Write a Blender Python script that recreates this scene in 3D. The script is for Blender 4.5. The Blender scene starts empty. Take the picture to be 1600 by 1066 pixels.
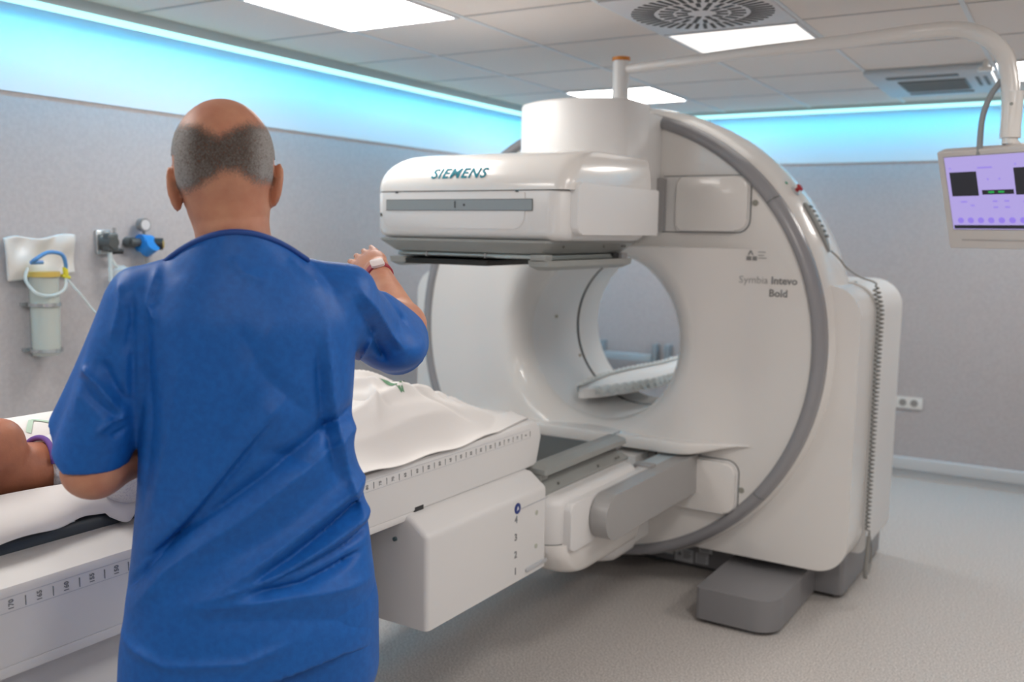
import bpy, bmesh, math, random
import numpy as np
from mathutils import Vector, Matrix
random.seed(7)
rng = np.random.default_rng(7)
S = bpy.context.scene
COL = S.collection
PI = math.pi

# ------------------------------------------------------------------ camera
FPX, PITCH, ROLL, YAW = 1471.4, math.radians(6.66), math.radians(.878), math.radians(32.54)
cam_d = bpy.data.cameras.new('camera')
cam = bpy.data.objects.new('camera', cam_d); COL.objects.link(cam)
cam_d.sensor_width = 36; cam_d.lens = 36 * FPX / 1600
fw = Vector((-math.sin(YAW) * math.cos(PITCH), math.cos(YAW) * math.cos(PITCH), -math.sin(PITCH)))
rt0 = Vector((math.cos(YAW), math.sin(YAW), 0)); up0 = rt0.cross(fw)
rt = rt0 * math.cos(ROLL) + up0 * math.sin(ROLL); up = -rt0 * math.sin(ROLL) + up0 * math.cos(ROLL)
cam.matrix_world = Matrix(((rt.x, up.x, -fw.x, 0), (rt.y, up.y, -fw.y, 0), (rt.z, up.z, -fw.z, 1.45), (0, 0, 0, 1)))
cam_d.clip_start = .05
cam_d.dof.use_dof = True; cam_d.dof.focus_distance = 1.95; cam_d.dof.aperture_fstop = 3.0
S.camera = cam
# ------------------------------------------------------------------ world, exposure
w = bpy.data.worlds.new('world'); S.world = w; w.use_nodes = True
w.node_tree.nodes['Background'].inputs[0].default_value = (.6, .7, .8, 1)
w.node_tree.nodes['Background'].inputs[1].default_value = .3
S.view_settings.view_transform = 'Standard'; S.view_settings.look = 'None'
S.view_settings.exposure = 0.80; S.view_settings.gamma = 1.0
S.view_settings.use_curve_mapping = False
PANEL_STRENGTH = 8.6
STRIP_STRENGTH = 22.0
STRIP_COLOR = (.03, .57, 1.0)

# room frame is turned 1.8 degrees against the scanner
ROOM = Matrix.Rotation(math.radians(1.82), 4, 'Z')
XC, ZC = -1.79, 1.018           # bore axis

# ------------------------------------------------------------------ materials
MATS = {}
def mat(name, col, rough=.5, metal=0., bump=None, coat=0., spec=.5, noise=None, emit=None, alpha=None, trans=0., sss=0.):
    if name in MATS: return MATS[name]
    m = bpy.data.materials.new(name); m.use_nodes = True
    nt = m.node_tree; b = nt.nodes['Principled BSDF']
    b.inputs['Base Color'].default_value = (*col, 1)
    b.inputs['Roughness'].default_value = rough; b.inputs['Metallic'].default_value = metal
    b.inputs['Specular IOR Level'].default_value = spec
    b.inputs['Coat Weight'].default_value = coat; b.inputs['Coat Roughness'].default_value = .06
    if sss:
        b.inputs['Subsurface Weight'].default_value = sss
        b.inputs['Subsurface Radius'].default_value = (1, .35, .2); b.inputs['Subsurface Scale'].default_value = .008
    if trans: b.inputs['Transmission Weight'].default_value = trans
    if emit:
        b.inputs['Emission Color'].default_value = (*emit[0], 1); b.inputs['Emission Strength'].default_value = emit[1]
    if alpha is not None: b.inputs['Alpha'].default_value = alpha
    tc = nt.nodes.new('ShaderNodeTexCoord')
    if noise:                     # (scale, second colour, low, high)
        n = nt.nodes.new('ShaderNodeTexNoise'); n.inputs['Scale'].default_value = noise[0]
        n.inputs['Detail'].default_value = 5
        r = nt.nodes.new('ShaderNodeMapRange'); r.inputs[1].default_value = noise[2]; r.inputs[2].default_value = noise[3]
        x = nt.nodes.new('ShaderNodeMix'); x.data_type = 'RGBA'
        x.inputs[6].default_value = (*col, 1); x.inputs[7].default_value = (*noise[1], 1)
        nt.links.new(tc.outputs['Object'], n.inputs['Vector']); nt.links.new(n.outputs['Fac'], r.inputs[0])
        nt.links.new(r.outputs[0], x.inputs[0]); nt.links.new(x.outputs[2], b.inputs['Base Color'])
    if bump:                      # (scale, strength, distance)
        n = nt.nodes.new('ShaderNodeTexNoise'); n.inputs['Scale'].default_value = bump[0]; n.inputs['Detail'].default_value = 4
        p = nt.nodes.new('ShaderNodeBump'); p.inputs['Strength'].default_value = bump[1]; p.inputs['Distance'].default_value = bump[2]
        nt.links.new(tc.outputs['Object'], n.inputs['Vector']); nt.links.new(n.outputs['Fac'], p.inputs['Height'])
        nt.links.new(p.outputs[0], b.inputs['Normal'])
    MATS[name] = m; return m
WHITE = mat('warm_white_plastic', (.80, .78, .75), .22, coat=.35)
WHITE2 = mat('satin_white_plastic', (.76, .755, .745), .38)
WHITE3 = mat('cool_white_paint', (.72, .73, .75), .42)
GREYM = mat('grey_plastic', (.33, .325, .325), .33)
GREYC = mat('collimator_grey', (.30, .315, .30), .38, noise=(3, (.33, .335, .32), .3, .7))
GREYL = mat('light_grey_plastic', (.50, .51, .52), .35)
BASEG = mat('base_grey_paint', (.235, .235, .245), .38)
RINGG = mat('ring_grey', (.30, .30, .315), .24)
DARK = mat('dark_rubber', (.03, .032, .035), .55)
SEAM = mat('seam_shadow_gap', (.11, .12, .12), .6)
STEEL = mat('steel', (.62, .65, .66), .22, metal=.9)
SCREW = mat('screw_grey', (.25, .26, .24), .4, metal=.4)
INK = mat('print_grey', (.22, .23, .24), .6)
INKD = mat('print_dark', (.05, .055, .06), .6)
TEAL = mat('print_teal', (.004, .20, .27), .65, spec=.2)
SHEET = mat('white_cotton', (.83, .81, .79), .85, bump=(700, .12, .001), spec=.2)
SKIN = mat('skin', (.60, .29, .18), .48, noise=(28, (.52, .215, .135), .35, .72), bump=(350, .2, .0012), sss=.08)
SKIN2 = mat('patient_skin', (.52, .20, .105), .5, noise=(20, (.40, .15, .085), .35, .7), bump=(200, .2, .0015), sss=.08)
VINYL = mat('dark_vinyl', (.055, .07, .08), .4)

# ------------------------------------------------------------------ mesh collector
class MB:
    def __init__(s): s.v = []; s.f = []
    def add(s, V, F):
        o = len(s.v); s.v += [tuple(map(float, p)) for p in V]; s.f += [[i + o for i in f] for f in F]; return s
    def bm(s, b):
        b.verts.index_update(); r = s.add([v.co for v in b.verts], [[v.index for v in f.verts] for f in b.faces]); b.free(); return r
    def box(s, x0, x1, y0, y1, z0, z1, bev=0, seg=3, M=None):
        b = bmesh.new(); bmesh.ops.create_cube(b, size=1)
        for v in b.verts: v.co = Vector(((x0 + x1) / 2 + v.co.x * (x1 - x0), (y0 + y1) / 2 + v.co.y * (y1 - y0), (z0 + z1) / 2 + v.co.z * (z1 - z0)))
        if bev: bmesh.ops.bevel(b, geom=b.edges[:], offset=bev, segments=seg, profile=.5, affect='EDGES')
        if M: bmesh.ops.transform(b, matrix=M, verts=b.verts)
        return s.bm(b)
    def prism(s, poly, fn, d0, d1, bev=0, seg=3, caps=True):
        """poly of (u,v); fn(u,v,w)->xyz; extruded over w from d0 to d1; cap rims bevelled"""
        n = len(poly); b = bmesh.new()
        A = [b.verts.new((u, v, d0)) for u, v in poly]; B = [b.verts.new((u, v, d1)) for u, v in poly]
        for i in range(n): b.faces.new((A[i], A[(i + 1) % n], B[(i + 1) % n], B[i]))
        fa = b.faces.new(A[::-1]); fb = b.faces.new(B)
        if bev:
            bmesh.ops.bevel(b, geom=list({e for f in (fa, fb) for e in f.edges}), offset=bev, segments=seg, profile=.5, affect='EDGES')
        for v in b.verts: v.co = Vector(fn(*v.co))
        bmesh.ops.recalc_face_normals(b, faces=b.faces)
        return s.bm(b)
    def loft(s, rings, closed=True, cap=True):
        n = len(rings[0]); V = [p for r in rings for p in r]; F = []
        m = n if closed else n - 1
        for k in range(len(rings) - 1):
            for i in range(m):
                j = (i + 1) % n; F.append([k * n + i, k * n + j, (k + 1) * n + j, (k + 1) * n + i])
        if cap and closed: F += [list(range(n))[::-1], [(len(rings) - 1) * n + i for i in range(n)]]
        return s.add(V, F)
    def lathe(s, prof, c, axis='Y', n=64, closed=False, a0=0, a1=2 * PI):
        """prof: list of (r, t) with t the absolute coordinate along the axis; c: centre"""
        full = abs(a1 - a0 - 2 * PI) < 1e-6; rings = []
        m = n if full else n + 1
        P = list(prof) + ([prof[0]] if closed else [])
        for r, t in P:
            ring = []
            for i in range(m):
                a = a0 + (a1 - a0) * i / n; u, v = r * math.cos(a), r * math.sin(a)
                ring.append({'Y': (c[0] + u, t, c[2] + v), 'Z': (c[0] + u, c[1] + v, t), 'X': (t, c[1] + u, c[2] + v)}[axis])
            rings.append(ring)
        return s.loft(rings, closed=full, cap=False)
    def cyl(s, p0, p1, r, r1=None, n=20): return s.tube([p0, p1], r, n, r1)
    def tube(s, path, r, n=12, r1=None, cap=True):
        P = [Vector(p) for p in path]; m = len(P); rings = []; prev = None
        for i, p in enumerate(P):
            t = (P[min(i + 1, m - 1)] - P[max(i - 1, 0)]).normalized()
            if prev is None: a = t.orthogonal().normalized()
            else:
                a = prev - t * prev.dot(t); a = a.normalized() if a.length > 1e-6 else t.orthogonal().normalized()
            prev = a; bb = t.cross(a)
            rr = r[i] if isinstance(r, (list, tuple)) else (r if r1 is None else r + (r1 - r) * i / (m - 1))
            rings.append([tuple(p + (a * math.cos(2 * PI * k / n) + bb * math.sin(2 * PI * k / n)) * rr) for k in range(n)])
        return s.loft(rings, cap=cap)
    def ball(s, c, r, n=16, sc=(1, 1, 1)):
        b = bmesh.new(); bmesh.ops.create_uvsphere(b, u_segments=n * 2, v_segments=n, radius=r)
        for v in b.verts: v.co = Vector((c[0] + v.co.x * sc[0], c[1] + v.co.y * sc[1], c[2] + v.co.z * sc[2]))
        return s.bm(b)
    def text(s, body, size, fn, bold=0., shear=0., depth=.0006, align='CENTER', res=2, sx=1., cut=0, sp=1.):
        cu = bpy.data.curves.new('t', 'FONT'); cu.body = body; cu.size = size; cu.offset = bold; cu.shear = shear
        cu.align_x = align; cu.space_character = sp; cu.align_y = 'CENTER'; cu.resolution_u = res; cu.extrude = depth
        o = bpy.data.objects.new('t', cu); COL.objects.link(o)
        dg = bpy.context.evaluated_depsgraph_get(); dg.update()
        me = bpy.data.meshes.new_from_object(o.evaluated_get(dg))
        b = bmesh.new(); b.from_mesh(me); bmesh.ops.remove_doubles(b, verts=b.verts, dist=1e-6); bmesh.ops.triangulate(b, faces=b.faces)
        if cut:
            q = -size
            while q < size:
                bmesh.ops.bisect_plane(b, geom=b.verts[:] + b.edges[:] + b.faces[:], plane_co=(0, q, 0), plane_no=(0, 1, 0), dist=1e-7); q += cut
        for v in b.verts: v.co = Vector(fn(v.co.x * sx, v.co.y, v.co.z + depth))
        s.bm(b)
        bpy.data.objects.remove(o); bpy.data.curves.remove(cu); bpy.data.meshes.remove(me); return s
    def grid(s, P):   # P[i][j] points
        n = len(P); m = len(P[0])
        return s.add([p for r in P for p in r], [[i * m + j, i * m + j + 1, (i + 1) * m + j + 1, (i + 1) * m + j] for i in range(n - 1) for j in range(m - 1)])

def wloc(o):
    p = Vector((0, 0, 0))
    while o: p += o.location; o = o.parent
    return p
def link(name, V, F, m, parent=None, frame=None, sharp=32, tri=None, recalc=True):
    me = bpy.data.meshes.new(name)
    V = np.asarray(V, dtype=np.float64)
    if frame is not None:
        R = np.array(frame); V = V @ R[:3, :3].T + R[:3, 3]
    V0 = V
    if parent: V = V - np.array(wloc(parent))
    else:
        base = Vector(((V[:, 0].min() + V[:, 0].max()) / 2, (V[:, 1].min() + V[:, 1].max()) / 2, V[:, 2].min())); V = V - np.array(base)
    me.from_pydata(V.tolist(), [], F if isinstance(F, list) else F.tolist())
    if recalc:
        b = bmesh.new(); b.from_mesh(me); bmesh.ops.recalc_face_normals(b, faces=b.faces); b.to_mesh(me); b.free()
    me.polygons.foreach_set('use_smooth', [True] * len(me.polygons))
    if sharp: me.set_sharp_from_angle(angle=math.radians(sharp))
    me.materials.append(m)
    o = bpy.data.objects.new(name, me); COL.objects.link(o)
    if parent: o.parent = parent
    else: o.location = base
    return o
def obj(name, mb, m, parent=None, frame=None, sharp=32, label=None, recalc=True):
    o = link(name, mb.v, mb.f, m, parent, frame, sharp, recalc=recalc)
    if label: o['label'] = label
    return o
def thing(name, label, cat, loc=(0, 0, 0), group=None):
    o = bpy.data.objects.new(name, None); COL.objects.link(o); o.location = loc; o.empty_display_size = .1
    o['label'] = label; o['category'] = cat
    if group: o['group'] = group
    return o
def tag(o, label, cat, group=None):
    o['label'] = label; o['category'] = cat
    if group: o['group'] = group
    return o
def struct(name, mb, m, frame=ROOM, sharp=32):
    o = obj(name, mb, m, None, frame, sharp); o['kind'] = 'structure'; return o
def rrect(u0, v0, u1, v1, r, n=8):
    """rounded rectangle, r one number or four: (u0v0, u1v0, u1v1, u0v1)"""
    if not isinstance(r, (list, tuple)): r = [r] * 4
    P = []
    for k, (cu, cv, a) in enumerate(((u0 + r[0], v0 + r[0], PI), (u1 - r[1], v0 + r[1], 1.5 * PI), (u1 - r[2], v1 - r[2], 0), (u0 + r[3], v1 - r[3], .5 * PI))):
        if r[k] < 1e-5: P.append((cu, cv)); continue
        for i in range(n + 1):
            t = a + PI / 2 * i / n; P.append((cu + r[k] * math.cos(t), cv + r[k] * math.sin(t)))
    return P
def sst(a, b, x):
    t = np.clip((x - a) / (b - a), 0, 1); return t * t * (3 - 2 * t)
def spline(pts, n=8):
    """Catmull-Rom through points"""
    P = [Vector(p) for p in pts]; P = [P[0] * 2 - P[1]] + P + [P[-1] * 2 - P[-2]]; out = []
    for i in range(1, len(P) - 2):
        a, b, c, d = P[i - 1:i + 3]
        for k in range(n):
            t = k / n
            out.append(.5 * ((2 * b) + (c - a) * t + (2 * a - 5 * b + 4 * c - d) * t * t + (3 * b - a - 3 * c + d) * t ** 3))
    return out + [P[-2]]

# ------------------------------------------------------------------ surface nets for bodies and cloth
def nets(fn, lo, hi, h):
    ax = [np.arange(lo[i], hi[i] + h, h, dtype=np.float32) for i in range(3)]
    X, Y, Z = np.meshgrid(*ax, indexing='ij')
    D = fn(X, Y, Z).astype(np.float32); del X, Y, Z
    ins = D < 0; n = D.shape
    c = np.zeros((n[0] - 1, n[1] - 1, n[2] - 1), np.int8)
    offs = [(i, j, k) for i in (0, 1) for j in (0, 1) for k in (0, 1)]
    for i, j, k in offs: c += ins[i:n[0] - 1 + i, j:n[1] - 1 + j, k:n[2] - 1 + k]
    idx = np.argwhere((c > 0) & (c < 8)); cid = -np.ones(c.shape, np.int64); cid[tuple(idx.T)] = np.arange(len(idx))
    acc = np.zeros((len(idx), 3)); cnt = np.zeros(len(idx))
    for a in range(8):
        for b in range(a + 1, 8):
            oa, ob = np.array(offs[a]), np.array(offs[b])
            if np.abs(oa - ob).sum() != 1: continue
            da = D[tuple((idx + oa).T)]; db = D[tuple((idx + ob).T)]
            m = (da < 0) != (db < 0); t = np.where(m, da / np.where(m, da - db, 1), 0)
            acc += np.where(m[:, None], oa + (ob - oa) * t[:, None], 0); cnt += m
    V = (idx + acc / cnt[:, None]) * h + np.array(lo); F = []
    for axx in range(3):
        u, v = [(1, 2), (2, 0), (0, 1)][axx]
        A = ins.take(range(0, n[axx] - 1), axx); B = ins.take(range(1, n[axx]), axx)
        e = np.argwhere(A != B); ok = (e[:, u] > 0) & (e[:, v] > 0) & (e[:, u] < n[u] - 1) & (e[:, v] < n[v] - 1); e = e[ok]
        s = A[tuple(e.T)]
        du = np.zeros(3, int); du[u] = 1; dv = np.zeros(3, int); dv[v] = 1
        q = np.stack([cid[tuple((e - du - dv).T)], cid[tuple((e - dv).T)], cid[tuple(e.T)], cid[tuple((e - du).T)]], 1)
        q[~s] = q[~s][:, ::-1]; F.append(q)
    return V, np.concatenate(F)
def cone(X, Y, Z, a, b, ra, rb, sc=None):
    """round cone distance (approximate)"""
    a = np.array(a, float); b = np.array(b, float); d = b - a; L = d @ d
    px, py, pz = X - a[0], Y - a[1], Z - a[2]
    t = np.clip((px * d[0] + py * d[1] + pz * d[2]) / L, 0, 1)
    return np.sqrt((px - t * d[0]) ** 2 + (py - t * d[1]) ** 2 + (pz - t * d[2]) ** 2) - (ra + (rb - ra) * t)
def elli(X, Y, Z, c, r):
    k = np.sqrt(((X - c[0]) / r[0]) ** 2 + ((Y - c[1]) / r[1]) ** 2 + ((Z - c[2]) / r[2]) ** 2)
    return (k - 1) * min(r)
def smin(a, b, k):
    h = np.clip(.5 + .5 * (b - a) / k, 0, 1); return b + (a - b) * h - k * h * (1 - h)
def smax(a, b, k): return -smin(-a, -b, k)
def sint(z, zs, vs):
    t = np.linspace(zs[0] - .1, zs[-1] + .1, 500); v = np.interp(t, zs, vs); k = np.exp(-np.linspace(-2.2, 2.2, 41) ** 2); k /= k.sum()
    v = np.convolve(np.pad(v, 20, mode='edge'), k, 'valid'); return np.interp(z, t, v)
def pchip(z, zs, vs): return np.interp(z, zs, vs)
def segd(U, W, a, b):
    d = (b[0] - a[0], b[1] - a[1]); L = d[0] ** 2 + d[1] ** 2 + 1e-12
    t = np.clip(((U - a[0]) * d[0] + (W - a[1]) * d[1]) / L, 0, 1)
    return (U - a[0] - t * d[0]), (W - a[1] - t * d[1]), t
# ================================================================== ROOM
CEIL = 2.22
WALLM = mat('grey_vinyl_wall', (.52, .492, .497), .55, noise=(60, (.475, .447, .455), .35, .65))
UPM = mat('upper_wall_paint', (.80, .81, .82), .35)
FLOORM = mat('speckled_grey_floor', (.40, .385, .37), .42, bump=(300, .02, .0005))
nt = FLOORM.node_tree; b = nt.nodes['Principled BSDF']; tc = [n for n in nt.nodes if n.type == 'TEX_COORD'][0]
v1 = nt.nodes.new('ShaderNodeTexNoise'); v1.inputs['Scale'].default_value = 160; v1.inputs['Detail'].default_value = 3
cr = nt.nodes.new('ShaderNodeValToRGB'); e = cr.color_ramp.elements
e[0].position = .33; e[0].color = (.37, .35, .33, 1); e[1].position = .66; e[1].color = (.75, .715, .68, 1)
k = e.new(.5); k.color = (.56, .53, .505, 1)
nt.links.new(tc.outputs['Object'], v1.inputs['Vector']); nt.links.new(v1.outputs['Fac'], cr.inputs[0]); nt.links.new(cr.outputs[0], b.inputs['Base Color'])
CEILM = mat('ceiling_tile', (.88, .82, .775), .85, noise=(220, (.84, .78, .74), .4, .6))
TBAR = mat('ceiling_t_bar', (.78, .82, .85), .5)
RX0, RX1, RY0, RY1 = -3.14, 1.9, -2.2, 6.035
m = MB(); m.box(RX0 - .1, RX1 + .1, RY0 - .1, RY1 + .1, -.1, 0); struct('floor', m, FLOORM)
m = MB(); m.box(RX0 - .1, RX1 + .1, RY0 - .1, RY1 + .1, CEIL, CEIL + .1); struct('ceiling', m, CEILM)
for nm, bx in (('left', (RX0 - .1, RX0, RY0, RY1)), ('back', (RX0 - .1, RX1, RY1, RY1 + .1)), ('right', (RX1, RX1 + .1, RY0, RY1)), ('rear', (RX0 - .1, RX1, RY0 - .1, RY0))):
    m = MB(); m.box(*bx, 0, CEIL); struct('wall_' + nm, m, WALLM)
# painted band above the vinyl
m = MB(); m.box(RX0, RX0 + .006, RY0, RY1, 1.895, CEIL); struct('trim_1', m, UPM)
m = MB(); m.box(RX0, RX1, RY1 - .006, RY1, 1.895, CEIL); struct('trim_2', m, UPM)
# skirting ledge
SK = mat('skirting_white', (.62, .64, .66), .35)
for nm, mk in (('baseboard_back', lambda m: (m.box(RX0, RX1, RY1 - .035, RY1, .055, .13, .006), m.box(RX0, RX1, RY1 - .012, RY1, 0, .055))),
               ('baseboard_left', lambda m: (m.box(RX0, RX0 + .035, RY0, RY1 - .04, .055, .13, .006), m.box(RX0, RX0 + .012, RY0, RY1 - .02, 0, .055)))):
    m = MB(); mk(m); struct(nm, m, SK)
# T-bars of the tile ceiling
gx = [-1.44 + .53 * k for k in range(-3, 7)]; gy = [2.93 + .59 * k for k in range(-8, 6)]
m = MB()
for x in gx: m.box(x - .008, x + .008, RY0, RY1 - .05, CEIL - .004, CEIL)
struct('trim_3', m, TBAR)
m = MB()
for y in gy: m.box(RX0 + .05, RX1, y - .006, y + .006, CEIL - .003, CEIL)
struct('trim_4', m, mat('ceiling_joint', (.60, .585, .57), .7))
# LED panels
def panel(x, y, lab, st=PANEL_STRENGTH, lit=True):
    t = thing('ceiling_light', lab, 'ceiling light', ROOM @ Vector((x + .265, y + .295, CEIL - .012)), 'square LED ceiling panels')
    m = MB(); fx0, fx1, fy0, fy1 = x + .008, x + .522, y + .008, y + .582
    for bx in ((fx0, fx1, fy0, fy0 + .012), (fx0, fx1, fy1 - .012, fy1), (fx0, fx0 + .012, fy0 + .012, fy1 - .012), (fx1 - .012, fx1, fy0 + .012, fy1 - .012)): m.box(*bx, CEIL - .010, CEIL - .0005)
    obj('frame', m, WHITE3, t, ROOM)
    m = MB(); m.add([(fx0 + .012, fy0 + .012, CEIL - .006), (fx1 - .012, fy0 + .012, CEIL - .006), (fx1 - .012, fy1 - .012, CEIL - .006), (fx0 + .012, fy1 - .012, CEIL - .006)], [[3, 2, 1, 0]])
    obj('diffuser', m, mat('led_diffuser_%d' % round(st * 10), (.8, .8, .8), .5, emit=((1.0, .945, .895), st)), t, ROOM, recalc=False)
    return t
panel(-2.50, 2.34, 'bright square LED panel at the top left, nearest above the technician')
panel(-1.44, 3.52, 'softer pinkish square LED panel beside the round air diffuser', .62)
panel(-2.50, 4.70, 'square LED panel behind the mast on top of the gantry')
panel(-.38, 4.70, 'square LED panel at the right edge beyond the air conditioner')
for x, y in ((-2.50, .57), (-.38, 1.75), (-2.50, -1.2), (-.38, -.6), (.68, .57), (.68, 2.93)):  # unseen panels added outside the view to light the room
    panel(x, y, 'unseen square LED panel added out of view to light the room')
# cyan LED coves
CY = mat('cyan_led_strip', (.2, .8, .9), .4, emit=(STRIP_COLOR, STRIP_STRENGTH))
LENS = mat('cyan_led_lens', (.2, .8, .9), .4, emit=((.33, .68, .66), 1.1))
ALU = mat('strip_profile', (.55, .57, .58), .4, metal=.5)
def cove(name, lab, pts, side):
    (x0, y0), (x1, y1) = pts
    t = thing(name, lab, 'LED strip', ROOM @ Vector(((x0 + x1) / 2, (y0 + y1) / 2, CEIL)), 'cyan LED strips round the ceiling edge')
    m = MB(); l = MB(); c = MB()
    if side == 'L':
        m.box(x0 + .126, x0 + .130, y0, y1, CEIL - .064, CEIL - .001); m.box(x0 + .100, x0 + .126, y0, y1, CEIL - .022, CEIL - .001); m.box(x0 + .098, x0 + .100, y0, y1, CEIL - .036, CEIL - .001)
        l.box(x0 + .1305, x0 + .136, y0, y1, CEIL - .064, CEIL - .040, .002, 2)
        c.box(x0 + .104, x0 + .122, y0, y1, CEIL - .030, CEIL - .0225)
    else:
        m.box(x0, x1, y0 - .130, y0 - .126, CEIL - .045, CEIL - .001); m.box(x0, x1, y0 - .126, y0 - .100, CEIL - .010, CEIL - .001); m.box(x0, x1, y0 - .100, y0 - .098, CEIL - .024, CEIL - .001)
        l.box(x0, x1, y0 - .136, y0 - .1305, CEIL - .042, CEIL - .020, .002, 2)
        c.box(x0, x1, y0 - .122, y0 - .104, CEIL - .018, CEIL - .0105)
    obj('profile', m, ALU, t, ROOM); obj('lens', l, LENS, t, ROOM); obj('led_tape', c, CY, t, ROOM)
cove('led_strip', 'long cyan LED strip along the top of the left wall', ((RX0 + .006, RY0), (RX0 + .006, RY1 - .142)), 'L')
cove('led_strip', 'cyan LED strip along the top of the back wall', ((RX0 + .10, RY1 - .006), (RX1, RY1 - .006)), 'B')

# swirl diffuser in the tile in front of panel
t = thing('air_diffuser', 'round swirl air diffuser with radial slots in a white ceiling plate', 'air vent', ROOM @ Vector((-1.175, 3.225, CEIL - .006)))
m = MB(); m.box(-1.435, -.915, 2.94, 3.51, CEIL - .009, CEIL - .0005, .002, 2); obj('plate', m, mat('diffuser_plate', (.76, .75, .77), .45), t, ROOM)
cx, cy = -1.175, 3.235
for r0, r1, n, wd, off in ((.165, .245, 44, .0066, 0), (.10, .150, 22, .0075, .1), (.05, .09, 12, .008, 0)):
    for i in range(n):
        a = 2 * PI * i / n + off; c_, s_ = math.cos(a), math.sin(a)
        m = MB(); m.prism([(r0, -wd), (r1, -wd), (r1, wd), (r0, wd)], lambda u, v, w_: (cx + u * c_ - v * s_, cy + u * s_ + v * c_, w_), CEIL - .0105, CEIL - .0085)
        obj('slot', m, DARK, t, ROOM)
# ceiling cassette air conditioner
t = thing('air_conditioner', 'ceiling cassette air conditioner with a grey intake grille above the back wall', 'air conditioner', ROOM @ Vector((-.65, 5.0, CEIL - .03)))
m = MB(); m.box(-.915, -.385, 4.715, 5.50, CEIL - .028, CEIL - .0005, .008); obj('panel', m, mat('ac_panel', (.58, .63, .67), .4), t, ROOM)
m = MB(); m.box(-.80, -.50, 4.95, 5.28, CEIL - .034, CEIL - .026, .004); obj('grille', m, mat('ac_grille', (.17, .20, .20), .5), t, ROOM)
m = MB()
for k in range(10): m.box(-.79, -.51, 4.965 + k * .032, 4.972 + k * .032, CEIL - .037, CEIL - .033)
obj('grille_slats', m, mat('ac_slat', (.30, .33, .34), .5), t, ROOM)
for x0, x1, y0, y1 in ((-.83, -.52, 4.80, 4.86), (-.46, -.445, 4.93, 5.2), (-.425, -.41, 4.93, 5.2), (-.80, -.50, 5.36, 5.40)):
    m = MB(); m.box(x0, x1, y0, y1, CEIL - .031, CEIL - .026); obj('louvre', m, mat('ac_louvre', (.14, .15, .15), .5), t, ROOM)
# small sensor / camera on the ceiling next to it
t = thing('ceiling_sensor', 'small cream sensor hanging from the ceiling beside the air conditioner', 'sensor', ROOM @ Vector((-.395, 4.66, CEIL)))
m = MB(); m.cyl((-.395, 4.66, CEIL - .001), (-.395, 4.66, CEIL - .03), .012); obj('stem', m, WHITE, t, ROOM)
m = MB(); m.box(-.425, -.365, 4.64, 4.68, CEIL - .05, CEIL - .03, .008); obj('head', m, WHITE, t, ROOM)

# double socket on the back wall
t = thing('wall_socket', 'white double socket plate on the back wall right of the scanner', 'socket', ROOM @ Vector((-.80, RY1, .43)))
m = MB(); m.prism(rrect(-.875, .425, -.722, .495, .008), lambda u, v, w_: (u, w_, v), RY1 - .001, RY1 - .012, .003); obj('plate', m, mat('socket_white', (.80, .79, .77), .35), t, ROOM)
for x in (-.832, -.768):
    m = MB(); m.lathe([(.021, RY1 - .013), (.021, RY1 - .0145), (.017, RY1 - .0145), (.016, RY1 - .0125)], (x, 0, .46), 'Y', 24); m.cyl((x, RY1 - .0121, .46), (x, RY1 - .0128, .46), .0165, n=24)
    obj('socket', m, mat('socket_recess', (.32, .31, .30), .5), t, ROOM)
# rails on the back wall seen through the bore
for i, (xa, xb, lab) in enumerate(((-2.82, -2.42, 'grey wall rail on two posts seen through the bore, the left one'), (-2.33, -1.93, 'grey wall rail on posts partly hidden by the right edge of the bore'))):
    t = thing('wall_rail', lab, 'rail', ROOM @ Vector(((xa + xb) / 2, RY1, .45)), 'wall rails behind the scanner')
    m = MB(); m.box(xa + .02, xb - .02, RY1 - .07, RY1 - .05, .575, .625, .006); obj('bar', m, mat('rail_bar', (.47, .55, .60), .3, metal=.2), t, ROOM)
    for x in (xa, xb):
        m = MB(); m.box(x - .014, x + .018, RY1 - .075, RY1 - .0005, .47, .70, .006); obj('post', m, mat('rail_post', (.28, .33, .37), .35), t, ROOM)

# ------------------------------------------------------------------ left wall medical gas gear (room frame: x out of the wall)
WX = RX0
CLEAR = mat('clear_plastic', (.86, .9, .88), .12, trans=.0, alpha=.38)
CLEART = mat('clear_tubing', (.75, .85, .86), .2, alpha=.55)
t = thing('suction_canister', 'tall clear suction canister with yellow rim hung on the left wall', 'canister', ROOM @ Vector((WX + .06, 1.98, .99)))
cx, cy = WX + .062, 1.984
m = MB(); m.lathe([(.001, .992), (.040, .992), (.046, 1.0), (.049, 1.27), (.047, 1.27), (.044, 1.003), (.001, .998)], (cx, cy, 0), 'Z', 32); obj('jar', m, mat('canister_jar', (.72, .76, .70), .2, alpha=.45), t, ROOM)
m = MB(); m.cyl((cx, cy, 1.268), (cx, cy, 1.285), .053, n=32); obj('lid', m, mat('canister_lid', (.62, .43, .10), .4), t, ROOM)
for z in (1.165, 1.005):
    m = MB(); m.lathe([(.049, z), (.0535, z), (.0535, z + .012), (.049, z + .012)], (cx, cy, 0), 'Z', 32, closed=True)
    m.box(WX + .0005, WX + .014, cy - .055, cy + .055, z, z + .012); obj('bracket_band', m, STEEL, t, ROOM)
m = MB(); m.box(WX + .0005, WX + .010, cy - .02, cy + .02, .985, 1.28); obj('bracket_rail', m, STEEL, t, ROOM)
m = MB(); m.tube(spline([(cx + .01, cy - .05, 1.318), (cx + .03, cy - .045, 1.33), (cx + .03, cy + .0, 1.352), (cx + .03, cy + .05, 1.345), (cx + .025, cy + .068, 1.31), (cx + .02, cy + .068, 1.285)]), .007, 10); m.tube([(cx + .01, cy - .052, 1.3175), (cx + .01, cy - .008, 1.318)], .007, 10)
obj('blue_tube', m, mat('blue_tubing', (.10, .28, .60), .3), t, ROOM)
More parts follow.
